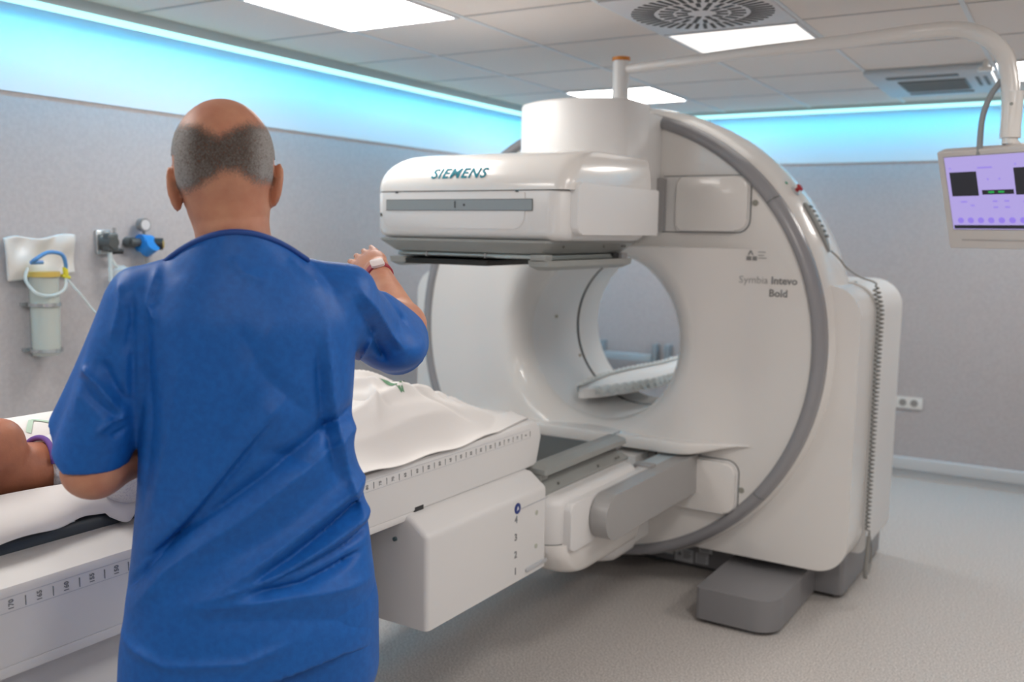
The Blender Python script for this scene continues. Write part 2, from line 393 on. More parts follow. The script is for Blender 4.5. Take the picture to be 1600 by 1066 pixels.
m = MB(); m.cyl((cx + .02, cy + .068, 1.30), (cx + .02, cy + .072, 1.262), .009); m.cyl((cx + .02, cy + .055, 1.27), (cx + .02, cy + .085, 1.262), .006); obj('yellow_connector', m, mat('yellow_plastic', (.72, .66, .05), .35), t, ROOM)
m = MB(); m.tube(spline([(cx + .02, cy + .07, 1.262), (cx + .04, cy + .05, 1.225), (cx + .05, cy, 1.205), (cx + .05, cy - .06, 1.215), (cx + .03, cy - .085, 1.26), (cx + .02, cy - .07, 1.30)]), .0055, 8)
m.tube(spline([(cx + .02, cy + .07, 1.262), (cx + .03, cy + .12, 1.20), (cx + .03, cy + .19, 1.12), (cx + .03, cy + .30, 1.06), (cx + .02, cy + .45, 1.02)]), .004, 8)
obj('clear_tube', m, CLEART, t, ROOM)
# folded white bag behind the canister
P = []
for i in range(22):
    r = []
    for j in range(30):
        u, v = i / 21, j / 29
        y = 1.868 + .262 * v + .012 * (1 - v) * (1 - u); z = 1.275 + .125 * u + .006 * math.sin(v * 9) * u - .022 * (1 - v) * (1 - u) + .01 * v * u
        x = WX + .020 + .010 * math.sin(5 * v + 3 * u) * math.sin(PI * u) + .008 * math.sin(14 * v - 6 * u) * u
        r.append((x, y, z))
    P.append(r)
m = MB(); m.grid(P); o = obj('plastic_bag', m, mat('bag_white', (.72, .70, .67), .3), None, ROOM)
so = o.modifiers.new('thick', 'SOLIDIFY'); so.thickness = .010; so.offset = 0
tag(o, 'folded white plastic bag on the left wall behind the suction canister', 'bag')
# two regulators
t = thing('vacuum_regulator', 'dark steel vacuum regulator with clear collection tubes on the left wall', 'regulator', ROOM @ Vector((WX, 2.31, 1.38)))
m = MB(); m.box(WX + .0005, WX + .015, 2.275, 2.335, 1.34, 1.43, .004); obj('wall_plate', m, STEEL, t, ROOM @ Matrix.Translation((0, -0.045, 0)))
m = MB(); m.cyl((WX + .016, 2.305, 1.385), (WX + .075, 2.305, 1.385), .026, .022); m.box(WX + .03, WX + .07, 2.285, 2.33, 1.35, 1.42, .008); obj('body', m, mat('regulator_dark', (.12, .13, .13), .35, metal=.4), t, ROOM @ Matrix.Translation((0, -0.045, 0)))
m = MB(); m.cyl((WX + .05, 2.325, 1.42), (WX + .05, 2.325, 1.44), .007); obj('nipple', m, STEEL, t, ROOM @ Matrix.Translation((0, -0.045, 0)))
m = MB(); m.cyl((WX + .05, 2.32, 1.352), (WX + .05, 2.355, 1.352), .011); obj('knob', m, DARK, t, ROOM @ Matrix.Translation((0, -0.045, 0)))
m = MB(); m.cyl((WX + .055, 2.30, 1.35), (WX + .055, 2.30, 1.24), .008); m.tube(spline([(WX + .055, 2.30, 1.33), (WX + .06, 2.33, 1.29), (WX + .06, 2.37, 1.285), (WX + .06, 2.40, 1.27), (WX + .06, 2.40, 1.2)]), .006, 8); obj('clear_tube', m, CLEART, t, ROOM @ Matrix.Translation((0, -0.045, 0)))
m = MB(); m.lathe([(.001, 1.13), (.035, 1.135), (.038, 1.24), (.03, 1.285), (.012, 1.30), (.001, 1.30)], (WX + .055, 2.345, 0), 'Z', 24); obj('humidifier_bottle', m, mat('bottle_clear', (.75, .85, .90), .1, alpha=.4), t, ROOM @ Matrix.Translation((0, -0.045, 0)))
t = thing('oxygen_regulator', 'blue bodied oxygen regulator with black and brass knob and round gauge on the wall', 'regulator', ROOM @ Vector((WX, 2.44, 1.38)))
m = MB(); m.cyl((WX + .0005, 2.40, 1.385), (WX + .04, 2.40, 1.385), .020); m.cyl((WX + .04, 2.385, 1.385), (WX + .04, 2.43, 1.385), .016); obj('inlet', m, mat('regulator_dark', (0, 0, 0)), t, ROOM @ Matrix.Translation((0, -0.03, 0)))
m = MB(); m.cyl((WX + .042, 2.425, 1.383), (WX + .042, 2.475, 1.380), .034, n=28); m.cyl((WX + .042, 2.45, 1.355), (WX + .085, 2.455, 1.38), .030, n=24); obj('body', m, mat('regulator_blue', (.02, .22, .62), .3), t, ROOM @ Matrix.Translation((0, -0.03, 0)))
m = MB(); m.cyl((WX + .06, 2.475, 1.380), (WX + .085, 2.50, 1.379), .023, n=28); obj('knob', m, mat('knob_black', (.02, .02, .02), .4), t, ROOM @ Matrix.Translation((0, -0.03, 0)))
m = MB(); m.cyl((WX + .0855, 2.498, 1.379), (WX + .089, 2.501, 1.379), .015, n=24); obj('knob_cap', m, mat('brass', (.60, .42, .10), .35, metal=.5), t, ROOM @ Matrix.Translation((0, -0.03, 0)))
m = MB(); m.cyl((WX + .03, 2.445, 1.452), (WX + .055, 2.445, 1.452), .025, n=28); m.cyl((WX + .042, 2.448, 1.41), (WX + .042, 2.446, 1.43), .006); obj('gauge', m, mat('gauge_case', (.30, .31, .32), .3, metal=.6), t, ROOM @ Matrix.Translation((0, -0.03, 0)))
m = MB(); m.cyl((WX + .0552, 2.445, 1.452), (WX + .057, 2.445, 1.452), .020, n=28); obj('gauge_face', m, mat('gauge_face', (.66, .66, .68), .3), t, ROOM @ Matrix.Translation((0, -0.03, 0)))
m = MB(); m.cyl((WX + .045, 2.452, 1.355), (WX + .045, 2.452, 1.31), .008); m.cyl((WX + .045, 2.44, 1.335), (WX + .045, 2.475, 1.335), .005); m.cyl((WX + .045, 2.452, 1.31), (WX + .045, 2.452, 1.20), .004); obj('outlet', m, GREYM, t, ROOM @ Matrix.Translation((0, -0.03, 0)))
# ================================================================== SCANNER
G = thing('gamma_camera_scanner', 'large white round gamma camera and CT scanner with a grey ring and central bore', 'scanner', (XC, 3.8, 0))
CN = (XC, 0, ZC)
XZ = lambda u, v, w_: (XC + u, w_, ZC + v)           # (rel x, rel z, y)
# outer drum
m = MB(); m.lathe([(.918, 3.505), (.932, 3.53), (.948, 3.60), (.955, 3.70), (.952, 3.78), (.93, 3.90), (.885, 4.02), (.82, 4.11), (.72, 4.17), (.56, 4.20), (.45, 4.20), (.385, 4.17), (.35, 4.10)], CN, n=180)
obj('drum_housing', m, WHITE, G, sharp=50)
# grey ring
m = MB(); m.lathe([(.874, 3.474), (.878, 3.462), (.889, 3.454), (.902, 3.456), (.914, 3.468), (.9235, 3.49), (.9245, 3.515), (.915, 3.525), (.872, 3.525)], CN, n=220, closed=True)
rg = obj('front_ring', m, RINGG, G, sharp=60)
for a in (38.5, -38.5, 141.5, -141.5):
    m = MB(); c_, s_ = math.cos(math.radians(a)), math.sin(math.radians(a))
    m.add([(XC + r * c_ - k * s_, y, ZC + r * s_ + k * c_) for k in (-.0015, .0015) for r, y in ((.875, 3.4725), (.8775, 3.4605), (.889, 3.4525), (.9025, 3.4545), (.915, 3.467), (.9255, 3.49))], [[i, i + 1, i + 7, i + 6] for i in range(5)])
    obj('ring_joint', m, SEAM, rg, recalc=False)
# front face: annulus outside the raised middle band
HX, HZ = .70, .379
N = 480; V = []; F = []
for k in range(N):
    a = 2 * PI * k / N; c_, s_ = math.cos(a), math.sin(a)
    r0 = min(HX / max(abs(c_), 1e-6), HZ / max(abs(s_), 1e-6)) - .012
    for s in (0, .5, 1): r = r0 + (.876 - r0) * s; V.append((XC + r * c_, 3.474, ZC + r * s_))
for k in range(N):
    for s in (0, 1): a_, b_ = k * 3 + s, ((k + 1) % N) * 3 + s; F.append([a_, b_, b_ + 1, a_ + 1])
m = MB(); m.add(V, F); face = obj('front_face', m, WHITE, G)
# raised band with the funnel into the bore
def yface(x, z):
    r = math.hypot(x, z); y = 3.470 - .075 * (1 - float(sst(.36, .68, abs(x)))) + .0036
    if r < .455: q = min((.455 - r) / .105, 1); y += .13 * (1 - math.sqrt(max(1 - q * q, 0)))
    return y
V = []; F = []; K = 26
for k in range(N):
    a = 2 * PI * k / N; c_, s_ = math.cos(a), math.sin(a)
    r0 = min(HX / max(abs(c_), 1e-6), HZ / max(abs(s_), 1e-6))
    for s in range(K):
        q = (s / (K - 1)) ** 1.6; r = .35 + (r0 - .35) * q
        V.append((XC + r * c_, yface(r * c_, r * s_), ZC + r * s_))
    V.append((XC + r0 * c_, yface(r0 * c_, r0 * s_) + .0003, ZC + r0 * s_)); V.append((XC + r0 * c_, 3.50, ZC + r0 * s_))
K += 2
for k in range(N):
    for s in range(K - 1): a_, b_ = k * K + s, ((k + 1) % N) * K + s; F.append([a_, b_, b_ + 1, a_ + 1])
m = MB(); m.add(V, F); obj('bore_surround', m, WHITE, G, sharp=40)
# tunnel
m = MB(); m.lathe([(.35, 3.524), (.35, 3.925)], CN, n=160); obj('front_tunnel', m, WHITE2, G)
m = MB(); m.lathe([(.3505, 3.925), (.366, 3.927), (.366, 3.943), (.3505, 3.945)], CN, n=160); obj('tunnel_gap', m, mat('tunnel_gap', (.05, .06, .065), .4), G)
m = MB(); m.lathe([(.35, 3.945), (.348, 3.95), (.348, 4.12), (.36, 4.16)], CN, n=160); obj('rear_tunnel', m, WHITE2, G)
for a, y in ((172, 3.72), (205, 3.90)):
    m = MB(); c_, s_ = math.cos(math.radians(a)), math.sin(math.radians(a))
    m.cyl((XC + .3495 * c_, y, ZC + .3495 * s_), (XC + .345 * c_, y, ZC + .345 * s_), .007); obj('laser_port', m, mat('laser_port', (.30, .22, .10), .3), G)
# circular seam on the face
m = MB(); m.lathe([(.4545, 3.3985), (.4565, 3.3985)], CN, n=4)
# slots, panels, screws on the face (upper and mirrored lower)
for s in (1, -1):
    m = MB(); m.prism(rrect(.27, min(s * .437, s * .655), .625, max(s * .437, s * .655), [0, .05, .05, 0]), XZ, 3.4745, 3.4705); obj('panel_gap', m, SEAM, G)
    m = MB(); m.prism(rrect(.27, min(s * .440, s * .652), .622, max(s * .440, s * .652), [0, .048, .048, 0]), XZ, 3.472, 3.4665, .002); obj('slot_plate', m, WHITE2, G)
    m = MB(); m.prism(rrect(.335, min(s * .444, s * .648), .616, max(s * .444, s * .648), [.02, .045, .045, .02]), lambda u, v, w_: (XC + u, w_ - .012 * math.sin(PI * min(max((u - .335) / .281, 0), 1)) ** .7, ZC + v), 3.467, 3.448, .008, 4)
    obj('arm_cover', m, WHITE, G)
    m = MB(); m.cyl((XC + (.64 if s > 0 else .635), 3.4735, ZC + s * .55), (XC + (.64 if s > 0 else .635), 3.471, ZC + s * .55), .0115, n=24); obj('screw_cap', m, mat('screw_cap', (.30, .30, .26), .5), G)
for x, z in ((.20, -.30), (-.2, -.3)): pass
# shelf edge under the bore
m = MB(); pts = []
for i in range(61):
    x = -.66 + 1.32 * i / 60; d = .050 * (1 - float(sst(.40, .66, abs(x)))) + .001
    pts.append((x, d))
rings = []
for x, d in pts:
    y0 = yface(x, -.379) if abs(x) < .3 else yface(x, -.379)
    yy = 3.470 - .075 * (1 - float(sst(.36, .70, abs(x)))) - d
    tb = .042 * (1 - float(sst(.42, .66, abs(x)))); rings.append([(XC + x, 3.49, ZC - .368), (XC + x, yy + .012, ZC - .368), (XC + x, yy + .003, ZC - .370), (XC + x, yy, ZC - .374), (XC + x, yy, ZC - .375 - tb * .8), (XC + x, yy + .004, ZC - .3755 - tb * .95), (XC + x, 3.49, ZC - .376 - tb)])
m.loft(rings); led = obj('lower_ledge', m, WHITE, G, sharp=50)
m = MB(); m.box(XC + .148, XC + .151, 3.343, 3.40, ZC - .4195, ZC - .3668); obj('ledge_joint', m, SEAM, led)
# dark recess behind the lower detector
m = MB(); m.prism(rrect(-.31, -.66, .27, -.425, .02), XZ, 3.4735, 3.470); obj('recess_shade', m, mat('recess_shade_grey', (.25, .28, .30), .5), G)
# side cabinets
for s in (1, -1):
    ms = (lambda u, v, w_, s=s: (XC + s * u, w_, v))
    m = MB(); m.prism(rrect(.40, .178, 1.022, 1.268, [.02, .12, .12, .02], 12), ms, 3.56, 3.80, .05, 8); cb = obj('side_cover', m, WHITE, G)
    m = MB(); m.prism(rrect(.62, .19, 1.010, 1.258, [.02, .10, .12, .02], 12), ms, 3.80, 3.825, .001, 1); obj('cover_gap', m, SEAM, cb)
    m = MB(); m.prism(rrect(.62, .19, 1.03, 1.272, [.02, .03, .12, .02], 12), ms, 3.825, 4.30, .03, 5); obj('side_cabinet', m, WHITE2, G)
m = MB(); m.cyl((XC + .93, 3.86, 1.2705), (XC + .93, 3.86, 1.273), .006); obj('screw', m, SCREW, G)
# base plinth
m = MB(); m.prism(rrect(XC - .965, 3.775, XC + .965, 4.48, .02), lambda u, v, w_: (u, v, w_), .018, .28, .004); base = obj('base_plinth', m, BASEG, G)
m = MB(); m.box(XC - .93, XC + .93, 3.80, 4.45, 0, .02); obj('plinth_foot', m, DARK, base)
m = MB(); m.prism(rrect(.63, .20, .985, .95, .03), lambda u, v, w_: (XC + u, w_, v), 4.30, 4.475, .03, 4); obj('rear_cabinet', m, WHITE2, G)
# safety labels on the plinth
LBL = mat('label_white', (.66, .68, .70), .5)
for x0, x1, z0, z1, kind in ((-1.60, -1.548, .045, .098, 't'), (-1.54, -1.455, .024, .080, 'b'), (-1.445, -1.385, .030, .075, 't'), (-1.43, -1.37, .080, .108, 's')):
    m = MB(); m.box(x0, x1, 3.7735, 3.7748, z0, z1); lb = obj('label_plate', m, LBL, base)
    m = MB()
    if kind == 'b':
        m.prism([(x0 + .012, z0 + .03), (x0 + .022, z0 + .045), (x0 + .032, z0 + .03), (x0 + .022, z0 + .022)], lambda u, v, w_: (u, w_, v), 3.7734, 3.7728)
        for k in range(4): m.box(x0 + .038, x0 + .075 - .007 * (k % 2), 3.7728, 3.7734, z0 + .045 - .009 * k, z0 + .049 - .009 * k)
    else:
        for k in range(4): m.box(x0 + .006, x1 - .008 - .006 * (k % 2), 3.7728, 3.7734, z1 - .009 - .010 * k, z1 - .005 - .010 * k) if z1 - .009 - .010 * k > z0 else None
    obj('label_print', m, INK, lb)
m = MB(); m.prism([(-1.588, .100), (-1.560, .100), (-1.574, .128)], lambda u, v, w_: (u, w_, v), 3.7745, 3.7733); obj('warning_triangle', m, mat('warning_yellow', (.72, .55, .04), .45), base)
# foot pedestal
m = MB(); m.prism(rrect(-1.238, 3.245, -.935, 3.772, [.02, .085, .005, .005], 10), lambda u, v, w_: (u, v, w_), .016, .135, .012, 4); pd = obj('front_outrigger', m, BASEG, G)
m = MB(); m.lathe([(.001, 0), (.05, 0), (.055, .006), (.055, .018), (.001, .018)], (-1.16, 3.32, 0), 'Z', 32); m.lathe([(.001, 0), (.05, 0), (.055, .006), (.055, .018), (.001, .018)], (-1.02, 3.5, 0), 'Z', 32); obj('levelling_foot', m, DARK, pd)
# emergency stop and holster on the drum
def drum(a, r, y): return (XC + r * math.cos(math.radians(a)), y, ZC + r * math.sin(math.radians(a)))
m = MB(); m.cyl(drum(39, .944, 3.635), drum(39, .956, 3.635), .020, n=24); e1 = obj('stop_button_base', m, GREYL, G)
m = MB(); m.cyl(drum(39, .956, 3.635), drum(39, .970, 3.635), .008); m.cyl(drum(39, .970, 3.635), drum(39, .980, 3.635), .016, .013, n=24); obj('stop_button', m, mat('button_red', (.42, .01, .02), .3), e1)
m = MB(); m.cyl(drum(41.5, .946, 3.61), drum(41.5, .953, 3.61), .006); obj('button', m, mat('button_green', (.05, .30, .12), .3), G)

# text on the face
f_txt = lambda ox, oz: (lambda u, v, w_: (ox + u, yface(ox + u - XC, oz + v - ZC) - .0006 - w_, oz + v))
m = MB()
m.text('Symbia', .0385, lambda u, v, w_: f_txt(-1.142, 1.281)(u, v, w_), bold=-.0002); m.text('', .05, f_txt(-1, 1)) if 0 else None
obj('lettering', m, mat('print_light_grey', (.36, .36, .35), .5), face)
m = MB(); m.text('Intevo', .0385, f_txt(-1.028, 1.281), bold=.0008); m.text('Bold', .0385, f_txt(-1.048, 1.234), bold=.0008)
obj('lettering', m, mat('print_mid_grey', (.24, .24, .235), .5), face)
m = MB(); lx, lz = -1.152, 1.372; pf = f_txt(lx, lz)
for poly in ([(-.020, -.018), (-.002, -.018), (-.002, -.002), (-.020, -.002)], [(.002, -.018), (.018, -.018), (.018, -.002), (.002, -.002)], [(-.016, .002), (-.009, .020), (-.003, .020), (.006, .002), (0, .002), (-.0055, .013), (-.010, .002)]):
    m.prism(poly, pf, 0, .0008)
obj('emblem', m, mat('print_mid_grey', (0, 0, 0)), face)
m = MB()
for z, w_ in ((.012, .028), (.0, .022), (-.010, .032)):
    m.prism([(.022, z), (.022 + w_, z), (.022 + w_, z + .0035), (.022, z + .0035)], pf, 0, .0006)
obj('emblem_lines', m, mat('print_light_grey', (0, 0, 0)), face)

# ------------------------------------------------------------------ detector heads (s=1 upper, s=-1 lower)
def head(s):
    Q = lambda x, y, d: (XC + x, y, ZC + s * d)
    D = thing_part = None
    # main body, dz .407 -> .560
    m = MB(); Y0, Y1 = 2.50, 3.12; XL, XR = -.385, .375
    rings = []
    for d, ins, ry in ((.404, .035, .05), (.407, .018, .055), (.418, .006, .06), (.436, 0, .065), (.552, 0, .065), (.557, .002, .065)):
        rings.append([Q(u, v, d) for u, v in rrect(XL + ins, Y0 + ins, XR - ins, Y1 - ins, ry, 8)])
    m.loft(rings); D = obj('detector_head', m, WHITE2, G, sharp=40)
    # hood, dz .560 -> .670
    m = MB(); rings = []
    for d, fy, fx in ((.560, .000, 0), (.577, .001, .0), (.595, .006, .001), (.612, .015, .004), (.632, .031, .009), (.650, .050, .017), (.667, .078, .028), (.680, .112, .040), (.688, .155, .055), (.691, .20, .075)):
        rings.append([Q(u, v, d) for u, v in rrect(XL + fx, Y0 + fy, XR + .012 - fx * .35, Y1 - .01, [.065 + fx * .3, .055 + fx * .3, .02, .02], 8)])
    m.loft(rings); hd = obj('hood', m, WHITE, D, sharp=45)
    m = MB(); m.loft([[Q(u, v, d) for u, v in rrect(XL + .004, Y0 + .004, XR - .004, Y1 - .006, .063, 8)] for d in (.556, .561)]); obj('hood_seam', m, SEAM, D)
    # side block
    m = MB(); m.prism([(u, d) for u, d in rrect(2.545, .424, 3.14, .583, [.03, .004, .004, .02], 6)], lambda u, v, w_: Q(w_, u, v), .36, .398, .005, 3); obj('side_panel', m, WHITE2, D)
    # recessed grip line on the front
    m = MB(); m.prism(rrect(-.335, .438, .235, .552, [.04, .04, .004, .004], 8), lambda u, v, w_: Q(u, w_, v), 2.5005, 2.4985, .0015, 2); obj('front_recess', m, WHITE2, D)
    m = MB(); m.prism(rrect(-.318, .497, .262, .530, .002), lambda u, v, w_: Q(u, w_, v), 2.4995, 2.4965, .0006, 1); st = obj('display_strip', m, mat('strip_grey', (.30, .345, .36), .35), D)
    m = MB(); m.prism(rrect(-.320, .495, .264, .532, .002), lambda u, v, w_: Q(u, w_, v), 2.4990, 2.4975); obj('strip_edge', m, SEAM, D)
    if s > 0:
        m = MB(); tf = lambda u, v, w_: Q(-.030 + u, 2.4960 - w_, .5135 + v)
        m.text('1', .030, tf, bold=.0006); m.cyl((XC + .006, 2.4962, ZC + .5135), (XC + .006, 2.4955, ZC + .5135), .004, n=16)
        obj('head_number', m, INKD, st)
        # maker's name follows the curved hood
        prof = [(Y0 + .000, .560), (Y0 + .001, .577), (Y0 + .006, .595), (Y0 + .015, .612), (Y0 + .031, .632), (Y0 + .050, .650), (Y0 + .078, .667)]
        ln = [0]
        for a_, b_ in zip(prof, prof[1:]): ln.append(ln[-1] + math.dist(a_, b_))
        def hoodp(u, v, w_):
            t_ = min(max(v + .058, 0), ln[-1] - 1e-6)
            for i in range(len(ln) - 1):
                if t_ <= ln[i + 1]:
                    q = (t_ - ln[i]) / (ln[i + 1] - ln[i]); a_, b_ = prof[i], prof[i + 1]
                    dy, dz = b_[0] - a_[0], b_[1] - a_[1]; L = math.hypot(dy, dz)
                    return Q(-.03 + u, a_[0] + q * dy - (w_ + .0009) * dz / L, a_[1] + q * dz + (w_ + .0009) * dy / L)
        m = MB(); m.text('SIEMENS', .055, hoodp, bold=.0011, shear=.12, res=4, sx=.97, cut=.0025, sp=1.12)
        obj('lettering', m, TEAL, hd)
        m = MB(); m.box(XC - .349, XC - .345, 2.500, 2.515, ZC + .475, ZC + .487); m.box(XC - .28, XC - .27, 2.497, 2.50, ZC + .553, ZC + .557); m.box(XC + .20, XC + .21, 2.497, 2.50, ZC + .553, ZC + .557)
        obj('catch', m, SEAM, D)
    # collimator frame, dz .404 down to .365
    xl, xr, y0, y1 = -.345, .315, 2.495, 3.135
    m = MB(); m.loft([[Q(u, v, d) for u, v in rrect(xl + i, y0 + i, xr - i, y1 - i, .006, 2)] for d, i in ((.404, 0), (.396, 0), (.362, .038), (.358, .06))]); cf = obj('collimator', m, GREYC, D, sharp=25)
    m = MB()
    for x in (xl + .02, ): pass
    for u0, u1, yy, d_ in ((xl + .045, xr - .045, y0 + .048, .352), (xl + .045, xr - .045, y0 + .060, .347)):
        m.cyl(Q(u0, yy, d_), Q(u1, yy, d_), .0065 if d_ > .35 else .003, n=12)
    for u in (xr - .045, xl + .045):
        m.cyl(Q(u, y0 + .05, .352), Q(u, y1 - .05, .352), .0065, n=12); m.cyl(Q(u + (.008 if u > 0 else -.008), y0 + .09, .346), Q(u + (.008 if u > 0 else -.008), y1 - .09, .346), .0035, n=10)
    obj('guide_rail', m, mat('rail_metal', (.42, .46, .45), .28, metal=.6), cf)
    m = MB(); m.box(*[Q(xl + .06, 0, 0)[0], Q(xr - .06, 0, 0)[0]], y0 + .07, y1 - .07, *sorted((ZC + s * .345, ZC + s * .359))); obj('collimator_core', m, SEAM, cf)
    # bars below the rails: right side grey bar, left/front black touch pad
    def bar(u0, u1, v0, v1, d0, d1, i, mt, nm, par):
        m = MB(); m.loft([[Q(u, v, d) for u, v in rrect(u0 + k, v0 + k, u1 - k, v1 - k, .01, 3)] for d, k in ((d0, 0), (d0 - .003, -.0), ((d0 + d1) / 2 - .003, .002), (d1, i))]); return obj(nm, m, mt, par, sharp=30)
    bar(xr - .085, xr + .0, y0 + .03, y1 - .02, .341, .310, .022, GREYC, 'edge_bar', cf)
    bar(xl + .012, xl + .085, y0 + .03, y1 - .02, .341, .310, .022, GREYC, 'edge_bar', cf)
    bar(xl + .03, xl + .42, y0 + .035, y0 + .32, .336, .318, .004, mat('touch_pad_black', (.012, .014, .013), .45), 'touch_pad', cf)
    for yy in (y0 + .03, y1 - .07):
        m = MB(); m.box(XC + xr - .075, XC + xr - .018, yy, yy + .045, *sorted((ZC + s * .336, ZC + s * .360)), .003, 2); obj('corner_bracket', m, GREYC if yy < 2.8 else GREYM, cf)
    m = MB(); m.box(XC + xr - .07, XC + xr - .03, y1 - .115, y1 - .075, *sorted((ZC + s * .343, ZC + s * .360))); obj('bracket_gap', m, DARK, cf)
    m = MB()
    for yy in (2.62, 2.90, 3.04, 3.06):
        m.cyl(Q(xr - .008, yy, .385), Q(xr - .0045, yy, .382), .0045, n=12)
    obj('screw', m, SCREW, cf)
    for u in (-.18, .06):
        m = MB(); m.box(XC + u, XC + u + .006, y0 + .040, y0 + .056, *sorted((ZC + s * .344, ZC + s * .360))); obj('rail_clip', m, GREYM, cf)
    return D
head(1); lowh = head(-1)
# upright arm blocks behind the heads
for s in (1, -1):
    top = .915 if s > 0 else .825
    pl_ = [(.270, 3.32), (.270, 3.14)] + [(.27 - .0228 * k, 3.14 - .105 * math.sin(PI * k / 20) ** .75) for k in range(1, 20)] + [(-.186, 3.14), (-.186, 3.32)]
    m = MB(); rings = []
    for d, i in ((.60 if s > 0 else .56, 0), (top - .012, 0), (top - .004, .004), (top, .012)) if s > 0 else ((.56, 0), (top - .06, 0), (top - .035, .004), (top - .015, .014), (top - .004, .03), (top, .05)):
        rings.append([(XC + u * (1 - i / .285), v + (i if v < 3.2 else -i * .2), ZC + s * d) for u, v in pl_])
    m.loft(rings); ab = obj('radial_arm_housing', m, WHITE2, G, sharp=40)
    m = MB(); m.box(XC - .235, XC + .255, 3.32, 3.475, *sorted((ZC + s * .44, ZC + s * (top - .03)))); obj('arm_carriage', m, WHITE2, G)
    m = MB(); m.box(XC + .256, XC + .285, 3.44, 3.4735, *sorted((ZC + s * .442, ZC + s * .645))); obj('slot_shade', m, GREYM, G)  # grey block standing in for the shade inside the slot
m = MB(); m.cyl((XC + .2703, 3.27, 1.635), (XC + .272, 3.27, 1.635), .006); obj('screw', m, INKD, G)
# grey swing arm carrying the lower head
m = MB(); pr_ = [(v, d) for v, d in rrect(2.665, .425, 3.46, .578, [.074, .01, .01, .074], 10)]
m.prism(pr_, lambda u, v, w_: (XC + w_, u, ZC - v), .402, .462, .012, 4); obj('swing_arm', m, mat('swing_arm_grey', (.36, .355, .35), .32), G)
m = MB(); m.box(XC + .34, XC + .41, 3.12, 3.17, ZC - .44, ZC - .415, .004); obj('latch', m, GREYM, G)
m = MB(); m.box(XC + .33, XC + .44, 3.13, 3.46, ZC - .437, ZC - .428, .003); obj('arm_cover_plate', m, mat('pale_blue_plastic', (.50, .58, .62), .4), G)

# ------------------------------------------------------------------ mast, boom and patient monitor
T = thing('patient_monitor', 'white bezelled patient monitor with a lilac screen hanging from a long curved boom', 'monitor', (-.37, 3.45, 1.40))
MX, MY = -1.635, 3.30
m = MB(); m.cyl((MX, MY, 1.925), (MX, MY, 2.095), .031, n=28); mast = obj('mast', m, WHITE2, T)
m = MB(); m.cyl((MX, MY, 2.0955), (MX, MY, 2.108), .034, n=28); obj('mast_cap', m, mat('orange_cap', (.66, .22, .02), .4), mast)
P = [(MX + .02, MY, 2.062), (-1.40, 3.27, 2.066), (-1.1, 3.235, 2.071), (-.80, 3.235, 2.078), (-.594, 3.257, 2.0915), (-.470, 3.293, 2.095), (-.392, 3.288, 2.064), (-.340, 3.317, 2.011), (-.319, 3.328, 1.934), (-.311, 3.331, 1.837), (-.3075, 3.332, 1.764)]
P = spline(P, 10)
m = MB(); m.tube(P, [.017 + .009 * min(i / 60, 1) for i in range(len(P))], 20); bm_ = obj('boom', m, WHITE, T, sharp=60)
m = MB(); m.cyl((-.3075, 3.332, 1.76), (-.3075, 3.332, 1.90), .030, n=28); m.cyl((-.3075, 3.332, 1.742), (-.3075, 3.332, 1.76), .022, n=24); obj('boom_sleeve', m, WHITE, bm_)
m = MB(); m.cyl(Vector((-.3075, 3.332, 1.86)) + Vector((.0, -.030, 0)), Vector((-.3075, 3.332, 1.86)) + Vector((.0, -.0315, 0)), .005); obj('screw', m, SCREW, bm_)
m = MB(); m.tube(spline([(-.342, 3.342, 1.94), (-.372, 3.34, 1.89), (-.390, 3.34, 1.82), (-.392, 3.345, 1.71)]), .009, 10); obj('cable', m, mat('cable_grey', (.30, .32, .33), .5), T)
# monitor local frame: u right, v up, w towards the viewer, slight turn and tilt
uD = Vector((.883, -.469, 0)).normalized(); vD = Vector((-.145, -.273, .951)); wD = uD.cross(vD).normalized(); vD = wD.cross(uD).normalized()
O = Vector((-.527, 3.405, 1.729))     # upper left front corner of the bezel
mf = lambda u, v, w_: tuple(O + uD * u * 1.12 + vD * (v) + wD * w_)
MW, MH = .42, .33
m = MB(); m.prism(rrect(0, -MH, MW, 0, .006, 4), mf, 0, -.045, .005, 3); hs = obj('monitor_housing', m, mat('monitor_beige', (.66, .63, .61), .4), T)
m = MB(); m.tube([Vector((-.3075, 3.332, 1.752)), Vector(mf(.24, -.05, -.055))], .018, 16); m.prism(rrect(.05, -MH + .05, MW - .05, -.04, .02, 4), mf, -.045, -.075, .012, 3); obj('rear_cover', m, mat('monitor_beige', (0, 0, 0)), hs)
sx0, sx1, sz0, sz1 = .024, MW - .024, -.262, -.020
m = MB(); m.prism(rrect(sx0 - .003, sz0 - .003, sx1 + .003, sz1 + .003, .002, 2), mf, .0002, .0016); obj('screen_border', m, mat('screen_border', (.42, .40, .45), .4), hs)
m = MB(); m.prism([(sx0, sz0), (sx1, sz0), (sx1, sz1), (sx0, sz1)], mf, .0012, .0022); sc_ = obj('screen', m, mat('screen_lilac', (.02, .02, .03), .25, emit=((.27, .225, .46), .92)), T)
E_ = lambda n, c, s_: mat(n, (.01, .01, .012), .3, emit=(c, s_))
m = MB(); m.prism([(sx0 + .004, sz0 + .002), (sx1, sz0 + .002), (sx1, sz0 + .014), (sx0 + .004, sz0 + .014)], mf, .0023, .0027); obj('screen_taskbar', m, E_('screen_black', (.010, .010, .013), 1), sc_)
for u0, u1, v0, v1 in ((.035, .120, -.150, -.070), (.232, .318, -.150, -.064)):
    m = MB(); m.prism([(u0, v0), (u1, v0), (u1, v1), (u0, v1)], mf, .0023, .0027); obj('trace_window', m, E_('screen_black', (0, 0, 0), 1), sc_)
